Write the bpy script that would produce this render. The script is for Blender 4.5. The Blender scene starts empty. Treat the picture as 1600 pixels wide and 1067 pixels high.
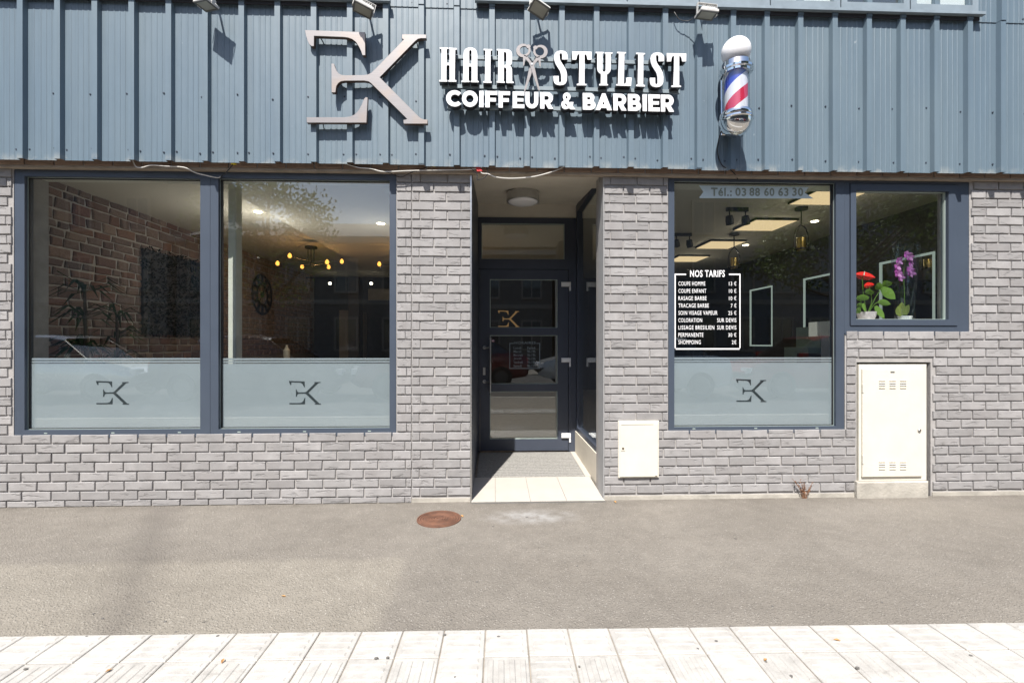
import bpy, bmesh, math, random
from mathutils import Vector, Matrix
random.seed(7)
R = math.radians
scene = bpy.context.scene
COL = scene.collection

# ------------------------------------------------------------------ camera, sky, sun, exposure
FPX, YAW, HOR = 730.0, 2.14, 537.0            # focal length in photo pixels, turn to the right, horizon row
CAM = Vector((0.0, -3.82, 1.29))
cd = bpy.data.cameras.new('camera'); cam = bpy.data.objects.new('camera', cd); COL.objects.link(cam)
cam.location = CAM; cam.rotation_euler = (R(90), 0, R(-YAW))
cd.sensor_width = 36.0; cd.lens = FPX / 1600 * 36; cd.shift_y = (HOR - 533.5) / 1600
cd.clip_start = 0.05; cd.clip_end = 2000
scene.camera = cam

SUN_TRAVEL = Vector((0.28, 1.0, -1.53)).normalized()      # from the left behind the camera, falling onto the shop front
world = bpy.data.worlds.new('World'); scene.world = world; world.use_nodes = True
wn = world.node_tree; wn.nodes.clear()
sky = wn.nodes.new('ShaderNodeTexSky'); sky.sky_type = 'NISHITA'; sky.sun_disc = False
to_sun = -SUN_TRAVEL
sky.sun_elevation = math.asin(to_sun.z); sky.sun_rotation = math.atan2(to_sun.x, to_sun.y)
sky.air_density = 1.0; sky.dust_density = 1.2; sky.ozone_density = 1.0
bg = wn.nodes.new('ShaderNodeBackground'); bg.inputs['Strength'].default_value = 0.10
wo = wn.nodes.new('ShaderNodeOutputWorld')
wn.links.new(sky.outputs[0], bg.inputs[0]); wn.links.new(bg.outputs[0], wo.inputs[0])
sd = bpy.data.lights.new('sun', 'SUN'); sd.energy = 4.7; sd.angle = R(0.53); sd.color = (1.0, 0.955, 0.89)
sun = bpy.data.objects.new('sun', sd); COL.objects.link(sun)
sun.rotation_euler = SUN_TRAVEL.to_track_quat('-Z', 'Y').to_euler(); sun.location = (-6, -20, 30)
vs = scene.view_settings
vs.view_transform = 'Standard'; vs.look = 'None'; vs.exposure = 0.82; vs.gamma = 1.0; vs.use_curve_mapping = False
scene.cycles.max_bounces = 7; scene.cycles.diffuse_bounces = 3; scene.cycles.transparent_max_bounces = 14; scene.cycles.glossy_bounces = 4
scene.cycles.sample_clamp_indirect = 6.0
scene.cycles.caustics_reflective = False; scene.cycles.caustics_refractive = False

_F = Vector((math.sin(R(YAW)), math.cos(R(YAW)), 0)); _R = Vector((math.cos(R(YAW)), -math.sin(R(YAW)), 0))
def _ray(px, py): return _F + _R * ((px - 800) / FPX) + Vector((0, 0, (HOR - py) / FPX))
def W(px, py, Y):                              # photo pixel -> point on the vertical plane at depth Y
    d = _ray(px, py); return CAM + d * ((Y - CAM.y) / d.y)
def G(px, py, z=0.0):                          # photo pixel -> point on the level plane at height z
    d = _ray(px, py); return CAM + d * ((z - CAM.z) / d.z)
def WX(px, Y=0.0): return W(px, HOR, Y).x
def WZ(px, py, Y=0.0): return W(px, py, Y).z

# ------------------------------------------------------------------ node helpers and materials
class NT:
    def __init__(s, name):
        s.m = bpy.data.materials.new(name); s.m.use_nodes = True
        s.t = s.m.node_tree; s.t.nodes.clear()
        s.out = s.n('ShaderNodeOutputMaterial')
    def n(s, typ, props=None, **inp):
        nd = s.t.nodes.new(typ)
        for k, v in (props or {}).items(): setattr(nd, k, v)
        for k, v in inp.items():
            k = int(k[1:]) if k[0] == '_' and k[1:].isdigit() else k.replace('_', ' ')
            if hasattr(v, 'is_linked') or hasattr(v, 'links'): s.t.links.new(v, nd.inputs[k])
            else: nd.inputs[k].default_value = v
        return nd
    def coord(s, which='Object'):
        return s.n('ShaderNodeTexCoord').outputs[which]
    def math(s, op, a, b=0.0, clamp=False):
        return s.n('ShaderNodeMath', dict(operation=op, use_clamp=clamp), _0=a, _1=b).outputs[0]
    def noise(s, vec, scale, detail=4.0, rough=0.55, col=False):
        nd = s.n('ShaderNodeTexNoise', None, Vector=vec, Scale=scale, Detail=detail, Roughness=rough)
        return nd.outputs['Color' if col else 0]
    def ramp(s, fac, stops):
        nd = s.n('ShaderNodeValToRGB', None, Fac=fac)
        cr = nd.color_ramp
        while len(cr.elements) < len(stops): cr.elements.new(0.5)
        for e, (p, c) in zip(cr.elements, stops):
            e.position = p; e.color = (c, c, c, 1) if not isinstance(c, tuple) else (*c, 1)
        return nd.outputs[0]
    def mix(s, fac, a, b, mode='MIX'):
        nd = s.n('ShaderNodeMix', dict(data_type='RGBA', blend_type=mode))
        for k, v in ((0, fac), (6, a), (7, b)):
            if hasattr(v, 'links'): s.t.links.new(v, nd.inputs[k])
            else: nd.inputs[k].default_value = (*v, 1) if isinstance(v, tuple) else v
        return nd.outputs[2]
    def mapping(s, vec, scale=(1, 1, 1), loc=(0, 0, 0), rot=(0, 0, 0)):
        return s.n('ShaderNodeMapping', None, Vector=vec, Scale=scale, Location=loc, Rotation=rot).outputs[0]
    def bump(s, h, dist=0.002, strength=1.0):
        return s.n('ShaderNodeBump', None, Height=h, Distance=dist, Strength=strength).outputs[0]
    def finish(s, shader):
        s.t.links.new(shader, s.out.inputs[0]); return s.m
    def bsdf(s, base, rough=0.5, metal=0.0, spec=0.5, normal=None, **kw):
        nd = s.n('ShaderNodeBsdfPrincipled', None, Roughness=rough, Metallic=metal)
        nd.inputs['Specular IOR Level'].default_value = spec
        if hasattr(base, 'links'): s.t.links.new(base, nd.inputs['Base Color'])
        else: nd.inputs['Base Color'].default_value = (*base, 1)
        if normal is not None: s.t.links.new(normal, nd.inputs['Normal'])
        for k, v in kw.items():
            k = k.replace('_', ' ')
            if hasattr(v, 'links'): s.t.links.new(v, nd.inputs[k])
            else: nd.inputs[k].default_value = (*v, 1) if isinstance(v, tuple) and len(v) == 3 else v
        return s.finish(nd.outputs[0])

def plain(name, col, rough=0.5, metal=0.0, spec=0.5, var=0.08, scale=9.0, bump=0.0, bscale=80.0, coord='Object', **kw):
    t = NT(name); v = t.coord(coord)
    f = t.ramp(t.noise(v, scale, 5), [(0.3, 1 - var), (0.7, 1 + var)])
    c = t.mix(1.0, col, f, 'MULTIPLY')
    r = t.math('ADD', t.math('MULTIPLY', t.noise(v, scale * 2.3, 3), 0.16), rough - 0.08)
    nrm = t.bump(t.noise(v, bscale, 4), bump) if bump else None
    return t.bsdf(c, r, metal, spec, nrm, **kw)
def emit(name, col, strength):
    t = NT(name); e = t.n('ShaderNodeEmission', None, Strength=strength); e.inputs[0].default_value = (*col, 1)
    return t.finish(e.outputs[0])

M = {}
def m_brick(name, tint, dark):
    t = NT(name); v = t.coord('Object')
    rnd = t.n('ShaderNodeObjectInfo').outputs['Random']
    off = t.n('ShaderNodeCombineXYZ', None, X=t.math('MULTIPLY', rnd, 37.0), Y=t.math('MULTIPLY', rnd, 91.0), Z=t.math('MULTIPLY', rnd, 53.0)).outputs[0]
    p = t.n('ShaderNodeVectorMath', dict(operation='ADD'), _0=v, _1=off).outputs[0]
    streak = t.noise(t.mapping(p, (7, 20, 34)), 1.0, 6, 0.62)
    crack = t.ramp(streak, [(0.33, 0.0), (0.42, 1.0)])
    fine = t.noise(p, 210, 3)
    patch = t.noise(p, 11, 3)
    tone = t.math('ADD', t.math('MULTIPLY', rnd, 0.26), 0.85)
    c = t.mix(1.0, tint, t.ramp(patch, [(0.3, 0.90), (0.7, 1.08)]), 'MULTIPLY')
    c = t.mix(1.0, c, t.ramp(fine, [(0.25, 0.90), (0.75, 1.08)]), 'MULTIPLY')
    hsv = t.n('ShaderNodeHueSaturation', None, Value=tone, Color=c).outputs[0]
    warm = t.mix(t.ramp(t.noise(p, 5, 2), [(0.45, 0.0), (0.7, 0.45)]), hsv, dark)
    h = t.math('ADD', t.math('MULTIPLY', crack, 1.0), t.math('MULTIPLY', fine, 0.35))
    return t.bsdf(warm, 0.92, 0, 0.25, t.bump(h, 0.0044, 0.9))
M['brick'] = m_brick('grey_painted_brick', (0.318, 0.308, 0.306), (0.262, 0.246, 0.242))
M['brick_brown'] = m_brick('brown_brick', (0.33, 0.235, 0.18), (0.20, 0.145, 0.115))
M['mortar'] = plain('grey_mortar', (0.36, 0.345, 0.335), 0.95, spec=0.2, bump=0.003, bscale=60, var=0.12)
M['concrete'] = plain('pale_concrete', (0.40, 0.375, 0.33), 0.95, spec=0.2, bump=0.004, bscale=45, var=0.2, scale=6)
M['plaster'] = plain('cream_plaster', (0.66, 0.61, 0.52), 0.9, spec=0.25, bump=0.0015, bscale=40, var=0.07, scale=3)
M['plaster_grey'] = plain('grey_render', (0.36, 0.36, 0.36), 0.85, spec=0.3, bump=0.002, bscale=70, var=0.06)
M['plaster_white'] = plain('white_plaster', (0.72, 0.70, 0.64), 0.9, spec=0.25, bump=0.001, bscale=40, var=0.05)

def m_cladding():
    t = NT('blue_grey_coated_steel'); v = t.coord('Generated'); w = t.coord('Object')
    geo = t.n('ShaderNodeNewGeometry').outputs['Position']
    n1 = t.noise(t.mapping(geo, (0.9, 1, 0.35)), 1.4, 4)
    n2 = t.noise(t.mapping(geo, (26, 1, 1.1)), 1.0, 3)
    n3 = t.noise(geo, 160, 2)
    c = t.mix(t.ramp(n1, [(0.3, 0.0), (0.7, 1.0)]), (0.112, 0.160, 0.205), (0.138, 0.186, 0.220))
    c = t.mix(1.0, c, t.ramp(n2, [(0.3, 0.93), (0.7, 1.06)]), 'MULTIPLY')
    scuff = t.ramp(t.noise(t.mapping(geo, (5, 1, 3)), 2.6, 7, 0.68), [(0.70, 0.0), (0.745, 0.55)])
    c = t.mix(scuff, c, (0.42, 0.46, 0.47))
    z = t.n('ShaderNodeSeparateXYZ', None, Vector=geo).outputs[2]
    dirt = t.math('MULTIPLY', t.ramp(t.noise(geo, 7.5, 4), [(0.5, 0.0), (0.62, 0.5)]), t.math('SUBTRACT', 1.0, t.math('MULTIPLY', t.math('SUBTRACT', z, 2.70), 16.0, True), True))
    c = t.mix(dirt, c, (0.36, 0.37, 0.35))
    r = t.math('ADD', t.math('MULTIPLY', n1, 0.2), 0.36)
    return t.bsdf(c, r, 0.0, 0.55, t.bump(t.noise(t.mapping(geo, (3, 1, 1.6)), 2.2, 2), 0.004, 0.6))
M['cladding'] = m_cladding()
M['frame'] = plain('anthracite_window_frame', (0.056, 0.072, 0.100), 0.42, spec=0.5, var=0.05, scale=3, bump=0.0004, bscale=300)
M['frame_dark'] = plain('anthracite_door_frame', (0.050, 0.060, 0.085), 0.4, spec=0.5, var=0.06, scale=4)
M['gasket'] = plain('black_rubber', (0.015, 0.015, 0.017), 0.7, var=0.05)
M['bead'] = plain('pale_glazing_bead', (0.42, 0.50, 0.46), 0.4, var=0.05)

def m_glass(name, f0, tint, wav=0.0004):
    t = NT(name)
    fac = t.n('ShaderNodeLayerWeight', None, Blend=0.5).outputs['Facing']
    f5 = t.math('POWER', fac, 5.0)
    f = t.math('ADD', t.math('MULTIPLY', f5, 1 - f0), f0)
    tr = t.n('ShaderNodeBsdfTransparent'); tr.inputs[0].default_value = (*tint, 1)
    gl = t.n('ShaderNodeBsdfGlossy', None, Roughness=0.0); gl.inputs[0].default_value = (0.95, 0.98, 1.0, 1)
    geo = t.n('ShaderNodeNewGeometry').outputs['Position']
    t.t.links.new(t.bump(t.noise(geo, 1.7, 1), wav, 0.5), gl.inputs['Normal'])
    mx = t.n('ShaderNodeMixShader', None, _0=f, _1=tr.outputs[0], _2=gl.outputs[0])
    return t.finish(mx.outputs[0])
M['glass'] = m_glass('shop_window_glass', 0.092, (0.93, 0.955, 0.945))
M['glass_clear'] = m_glass('clear_film', 0.13, (0.92, 0.94, 0.97), 0.08)
M['glass_dark'] = m_glass('dark_window_glass', 0.11, (0.25, 0.27, 0.28))

def m_film():
    t = NT('frosted_window_film'); geo = t.n('ShaderNodeNewGeometry').outputs['Position']
    f = t.ramp(t.noise(geo, 2.2, 4), [(0.3, 0.95), (0.7, 1.05)])
    c = t.mix(1.0, (0.455, 0.495, 0.552), f, 'MULTIPLY')
    d = t.n('ShaderNodeBsdfDiffuse', None, Color=c); tl = t.n('ShaderNodeBsdfTranslucent', None, Color=c)
    mx = t.n('ShaderNodeMixShader', None, _0=0.22, _1=d.outputs[0], _2=tl.outputs[0])
    return t.finish(mx.outputs[0])
M['film'] = m_film()
M['vinyl_white'] = plain('white_vinyl', (0.85, 0.85, 0.86), 0.5, var=0.02)
M['cutout_fill'] = plain('dark_cutout', (0.022, 0.032, 0.038), 0.6, var=0.1)  # dark sheet in place of the dim room seen through cut film
M['vinyl_blue'] = plain('pale_blue_vinyl', (0.46, 0.56, 0.60), 0.6, var=0.04)
M['vinyl_olive'] = plain('olive_vinyl', (0.20, 0.23, 0.20), 0.6, var=0.04)
M['sign_white'] = plain('white_acrylic', (0.86, 0.86, 0.88), 0.25, var=0.02)
M['sign_black'] = plain('black_sign_return', (0.018, 0.018, 0.022), 0.45, var=0.1)
M['brushed'] = None
def m_brushed():
    t = NT('brushed_steel_letter'); geo = t.n('ShaderNodeNewGeometry').outputs['Position']
    s = t.noise(t.mapping(geo, (6, 6, 260)), 1.0, 3)
    blot = t.noise(geo, 5, 2)
    c = t.mix(1.0, (0.30, 0.28, 0.275), t.ramp(s, [(0.3, 0.9), (0.7, 1.08)]), 'MULTIPLY')
    c = t.mix(t.ramp(blot, [(0.5, 0.0), (0.7, 0.5)]), c, (0.36, 0.28, 0.22))
    return t.bsdf(c, 0.36, 0.45, 0.5)
M['brushed'] = m_brushed()
M['bronze'] = plain('bronze_return', (0.16, 0.105, 0.08), 0.4, metal=0.6)
M['rail'] = plain('painted_sign_rail', (0.22, 0.27, 0.30), 0.45)
M['chrome'] = plain('chrome', (0.78, 0.79, 0.80), 0.10, metal=1.0, var=0.02)
M['steel'] = plain('satin_steel', (0.55, 0.55, 0.54), 0.32, metal=0.9, var=0.05)
M['globe'] = plain('white_globe', (0.88, 0.88, 0.90), 0.18, var=0.01)
def m_stripes():
    t = NT('barber_stripes'); v = t.coord('Object')
    x, y, z = t.n('ShaderNodeSeparateXYZ', None, Vector=v).outputs
    ang = t.math('ARCTAN2', x, t.math('MULTIPLY', y, -1.0))
    u = t.math('FRACT', t.math('ADD', t.math('SUBTRACT', t.math('MULTIPLY', z, 2.45), t.math('MULTIPLY', ang, 0.159155)), 10.085))
    nd = t.ramp(u, [(0.0, (0.78, 0.78, 0.80)), (0.25, (0.60, 0.02, 0.06)), (0.5, (0.78, 0.78, 0.80)), (0.75, (0.02, 0.05, 0.42))])
    nd.node.color_ramp.interpolation = 'CONSTANT'
    return t.bsdf(nd, 0.3, 0, 0.5)
M['stripes'] = m_stripes()
M['cream_metal'] = plain('cream_painted_metal', (0.66, 0.625, 0.54), 0.55, var=0.05, scale=5, bump=0.0006, bscale=60)
M['hole'] = plain('dark_slot', (0.09, 0.065, 0.04), 0.9)
M['lamp_body'] = plain('pale_grey_lamp', (0.55, 0.54, 0.52), 0.5, var=0.12, scale=30)
M['lamp_dark'] = plain('dark_lamp_rim', (0.10, 0.10, 0.095), 0.5)
M['lamp_glass'] = plain('dusty_lamp_glass', (0.28, 0.28, 0.24), 0.35, var=0.1)
M['galv'] = plain('galvanised_arm', (0.16, 0.21, 0.24), 0.5, metal=0.2)
M['cable_white'] = plain('white_cable', (0.66, 0.64, 0.60), 0.5)
M['cable_black'] = plain('black_cable', (0.02, 0.02, 0.022), 0.5)
M['red'] = plain('red_connector', (0.55, 0.03, 0.03), 0.5)
M['yellow'] = plain('yellow_connector', (0.62, 0.5, 0.02), 0.5)
M['ledge'] = plain('zinc_ledge', (0.22, 0.27, 0.31), 0.5, var=0.1, scale=12)
M['lip'] = plain('brown_mortar_lip', (0.34, 0.285, 0.23), 0.9, var=0.2, bump=0.003, bscale=50)
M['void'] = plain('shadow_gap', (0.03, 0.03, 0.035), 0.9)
M['rust'] = None
def m_rust():
    t = NT('rusty_cast_iron'); v = t.coord('Object')
    d = t.n('ShaderNodeVectorMath', dict(operation='LENGTH'), _0=v).outputs[1]
    r = t.math('SINE', t.math('MULTIPLY', d, 330.0))
    n = t.noise(v, 24, 5)
    c = t.mix(t.ramp(n, [(0.35, 0.0), (0.7, 1.0)]), (0.20, 0.098, 0.062), (0.135, 0.072, 0.052))
    h = t.math('ADD', t.math('MULTIPLY', r, 0.5), t.math('MULTIPLY', n, 0.6))
    return t.bsdf(c, 0.8, 0.1, 0.3, t.bump(h, 0.004))
M['rust'] = m_rust()

def m_asphalt(name, base, marks=False):
    t = NT(name); p = t.n('ShaderNodeNewGeometry').outputs['Position']
    grain = t.noise(p, 190, 3, 0.7)
    vor = t.n('ShaderNodeTexVoronoi', None, Vector=p, Scale=88.0)
    chips = t.ramp(t.n('ShaderNodeSeparateColor', None, Color=vor.outputs['Color']).outputs[0], [(0.72, 0.0), (0.95, 1.0)])
    core = t.ramp(vor.outputs['Distance'], [(0.25, 1.0), (0.5, 0.0)])
    big = t.noise(p, 1.1, 5); mid = t.noise(p, 9, 4)
    c = t.mix(1.0, base, t.ramp(big, [(0.3, 0.90), (0.7, 1.08)]), 'MULTIPLY')
    c = t.mix(1.0, c, t.ramp(mid, [(0.3, 0.93), (0.7, 1.06)]), 'MULTIPLY')
    c = t.mix(1.0, c, t.ramp(grain, [(0.22, 0.62), (0.78, 1.36)]), 'MULTIPLY')
    c = t.mix(t.math('MULTIPLY', t.math('MULTIPLY', chips, core), 0.5), c, (0.46, 0.43, 0.39))
    if marks:
        x, y, z = t.n('ShaderNodeSeparateXYZ', None, Vector=p).outputs
        wob = t.math('MULTIPLY', t.math('SUBTRACT', t.noise(p, 3, 3), 0.5), 0.12)
        def below(a, lim, soft): return t.math('MULTIPLY', t.math('SUBTRACT', lim, t.math('ADD', a, wob)), 1.0 / soft, True)
        patch = t.math('MULTIPLY', below(x, -0.50, 0.07), below(y, -0.95, 0.07))          # relaid lighter patch
        c = t.mix(t.math('MULTIPLY', patch, 0.9), c, t.mix(1.0, c, (1.20, 1.20, 1.17), 'MULTIPLY'))
        seam = t.math('ADD', t.math('MULTIPLY', y, 0.55), t.math('SUBTRACT', x, wob))     # darker trench strip
        tr = t.math('SUBTRACT', 1.0, t.math('MULTIPLY', t.math('ABSOLUTE', t.math('ADD', seam, 2.62)), 5.0, True), True)
        c = t.mix(t.math('MULTIPLY', tr, 0.42), c, (0.12, 0.108, 0.098))
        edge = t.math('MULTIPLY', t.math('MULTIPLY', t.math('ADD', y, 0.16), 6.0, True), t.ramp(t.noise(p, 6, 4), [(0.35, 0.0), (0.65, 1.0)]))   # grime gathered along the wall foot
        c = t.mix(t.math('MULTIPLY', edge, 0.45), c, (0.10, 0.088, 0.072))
        worn = t.ramp(t.noise(t.mapping(p, (0.5, 1.3, 1)), 1.3, 5, 0.6), [(0.42, 0.0), (0.62, 1.0)])
        c = t.mix(t.math('MULTIPLY', worn, 0.55), c, t.mix(1.0, c, (0.86, 0.85, 0.84), 'MULTIPLY'))
        dx = t.math('SUBTRACT', x, 0.27); dy = t.math('ADD', y, 0.34)
        dist = t.math('SQRT', t.math('ADD', t.math('MULTIPLY', t.math('POWER', dx, 2.0), 6.0), t.math('MULTIPLY', t.math('POWER', dy, 2.0), 30.0)))
        st = t.math('MULTIPLY', t.math('SUBTRACT', 1.0, dist, True), t.ramp(mid, [(0.35, 0.1), (0.65, 1.0)]))
        c = t.mix(t.math('MULTIPLY', st, 0.75), c, (0.46, 0.46, 0.46))                    # chalky spill before the door
    vspot = t.n('ShaderNodeTexVoronoi', None, Vector=p, Scale=2.7, Randomness=1.0)
    spot = t.ramp(t.math('ADD', vspot.outputs['Distance'], t.math('MULTIPLY', t.noise(p, 60, 2), 0.03)), [(0.042, 1.0), (0.055, 0.0)])
    c = t.mix(t.math('MULTIPLY', spot, 0.6), c, (0.07, 0.065, 0.06))
    h = t.math('ADD', grain, t.math('MULTIPLY', core, 0.6))
    return t.bsdf(c, 0.92, 0, 0.25, t.bump(h, 0.0045))
M['asphalt'] = m_asphalt('worn_light_asphalt', (0.222, 0.202, 0.176), True)
M['road'] = m_asphalt('road_asphalt', (0.075, 0.072, 0.07))
def m_tile():
    t = NT('white_paving_tile'); p = t.n('ShaderNodeNewGeometry').outputs['Position']
    rnd = t.n('ShaderNodeObjectInfo').outputs['Random']
    c = t.mix(1.0, (0.43, 0.415, 0.39), t.ramp(t.noise(p, 14, 6, 0.65), [(0.25, 0.80), (0.6, 1.06)]), 'MULTIPLY')
    c = t.mix(1.0, c, t.ramp(t.noise(p, 260, 2), [(0.2, 0.9), (0.8, 1.06)]), 'MULTIPLY')
    dirty = t.ramp(t.noise(t.mapping(p, (4, 11, 1)), 2.2, 6, 0.7), [(0.56, 0.0), (0.72, 0.6)])
    c = t.mix(dirty, c, (0.24, 0.225, 0.205))
    c = t.n('ShaderNodeHueSaturation', None, Value=t.math('ADD', t.math('MULTIPLY', rnd, 0.10), 0.93), Color=c).outputs[0]
    return t.bsdf(c, 0.8, 0, 0.3, t.bump(t.noise(p, 220, 3), 0.0012))
M['tile'] = m_tile()
M['joint'] = plain('dirty_joint', (0.26, 0.225, 0.185), 0.95, var=0.3, scale=20)
M['entry_tile'] = plain('cream_stone_tile', (0.50, 0.465, 0.42), 0.45, var=0.05, scale=5)
M['mat_dark'] = plain('grey_mat_strip', (0.30, 0.292, 0.275), 0.9, var=0.25, scale=60, bump=0.002, bscale=400)
M['mat_alu'] = plain('mat_aluminium', (0.075, 0.075, 0.075), 0.6)
def m_stone():
    t = NT('red_sandstone'); v = t.coord('Object'); rnd = t.n('ShaderNodeObjectInfo').outputs['Random']
    p = t.n('ShaderNodeVectorMath', dict(operation='ADD'), _0=v, _1=t.n('ShaderNodeCombineXYZ', None, X=t.math('MULTIPLY', rnd, 71.0), Y=t.math('MULTIPLY', rnd, 29.0)).outputs[0]).outputs[0]
    c = t.ramp(rnd, [(0.0, (0.19, 0.14, 0.12)), (0.35, (0.25, 0.19, 0.165)), (0.6, (0.16, 0.12, 0.11)), (0.8, (0.22, 0.12, 0.09)), (1.0, (0.30, 0.24, 0.20))])
    c = t.mix(1.0, c, t.ramp(t.noise(p, 12, 5), [(0.3, 0.7), (0.7, 1.25)]), 'MULTIPLY')
    return t.bsdf(c, 0.95, 0, 0.2, t.bump(t.noise(p, 30, 5), 0.012))
M['stone'] = m_stone()
M['lime'] = plain('lime_joint', (0.34, 0.315, 0.29), 0.95, bump=0.004, bscale=50)
M['ceiling'] = plain('painted_ceiling', (0.58, 0.56, 0.49), 0.9, var=0.03, scale=1.2)
M['dark_wall'] = plain('charcoal_wall', (0.055, 0.055, 0.06), 0.8, var=0.1)
M['floor_in'] = plain('pale_floor', (0.42, 0.40, 0.37), 0.5, var=0.1)
M['wall_in'] = plain('beige_wall', (0.30, 0.27, 0.23), 0.9)
M['black'] = plain('black_metal', (0.02, 0.02, 0.021), 0.45)
M['bulb'] = emit('amber_bulb', (1.0, 0.40, 0.07), 1.7)
M['spot'] = emit('warm_spot', (1.0, 0.86, 0.62), 9.0)
M['panel'] = emit('warm_panel', (1.0, 0.74, 0.42), 0.56)
M['led'] = emit('mirror_light', (0.86, 1.0, 0.90), 0.22)
M['neon'] = emit('amber_neon', (1.0, 0.62, 0.28), 0.09)
M['mirror'] = plain('mirror', (0.8, 0.82, 0.82), 0.03, metal=1.0, var=0.01)
M['brass'] = plain('brass', (0.50, 0.38, 0.14), 0.3, metal=0.9)
M['teal'] = plain('pale_teal_panel', (0.24, 0.33, 0.34), 0.5)
def m_leaf(name, c1, c2, trans=0.35):
    t = NT(name); rnd = t.n('ShaderNodeNewGeometry').outputs['Random Per Island']
    c = t.mix(rnd, c1, c2)
    pr = t.n('ShaderNodeBsdfPrincipled', None, Roughness=0.65); pr.inputs['Specular IOR Level'].default_value = 0.25; t.t.links.new(c, pr.inputs['Base Color'])
    tl = t.n('ShaderNodeBsdfTranslucent'); t.t.links.new(c, tl.inputs[0])
    mx = t.n('ShaderNodeMixShader', None, _0=trans, _1=pr.outputs[0], _2=tl.outputs[0])
    return t.finish(mx.outputs[0])
M['leaf'] = m_leaf('tree_leaves', (0.045, 0.085, 0.02), (0.10, 0.15, 0.035))
M['leaf_house'] = m_leaf('house_plant_leaves', (0.10, 0.22, 0.03), (0.22, 0.36, 0.07))
M['leaf_dark'] = m_leaf('palm_leaves', (0.012, 0.03, 0.012), (0.03, 0.07, 0.02), 0.2)
M['moss'] = m_leaf('moss', (0.002, 0.004, 0.002), (0.006, 0.013, 0.006), 0.1)
M['petal_red'] = plain('red_spathe', (0.80, 0.025, 0.015), 0.25, var=0.1)
M['petal_pink'] = m_leaf('orchid_petals', (0.62, 0.10, 0.58), (0.80, 0.42, 0.78), 0.4)
M['orchid_leaf'] = m_leaf('orchid_leaves', (0.24, 0.30, 0.07), (0.34, 0.40, 0.12), 0.25)
M['paper'] = plain('wrapping_paper', (0.62, 0.55, 0.58), 0.6, var=0.2, scale=40)
M['bark'] = plain('bark', (0.10, 0.08, 0.06), 0.95, var=0.3, scale=14, bump=0.02, bscale=12)
M['twig'] = plain('dry_weed', (0.22, 0.11, 0.06), 0.9, var=0.3, scale=40)
M['leaf_fallen'] = plain('dry_leaf', (0.45, 0.25, 0.09), 0.8, var=0.3, scale=60)
M['gum'] = plain('trodden_gum', (0.13, 0.123, 0.115), 0.85)
M['tyre'] = plain('tyre_rubber', (0.02, 0.02, 0.02), 0.8)

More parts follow.
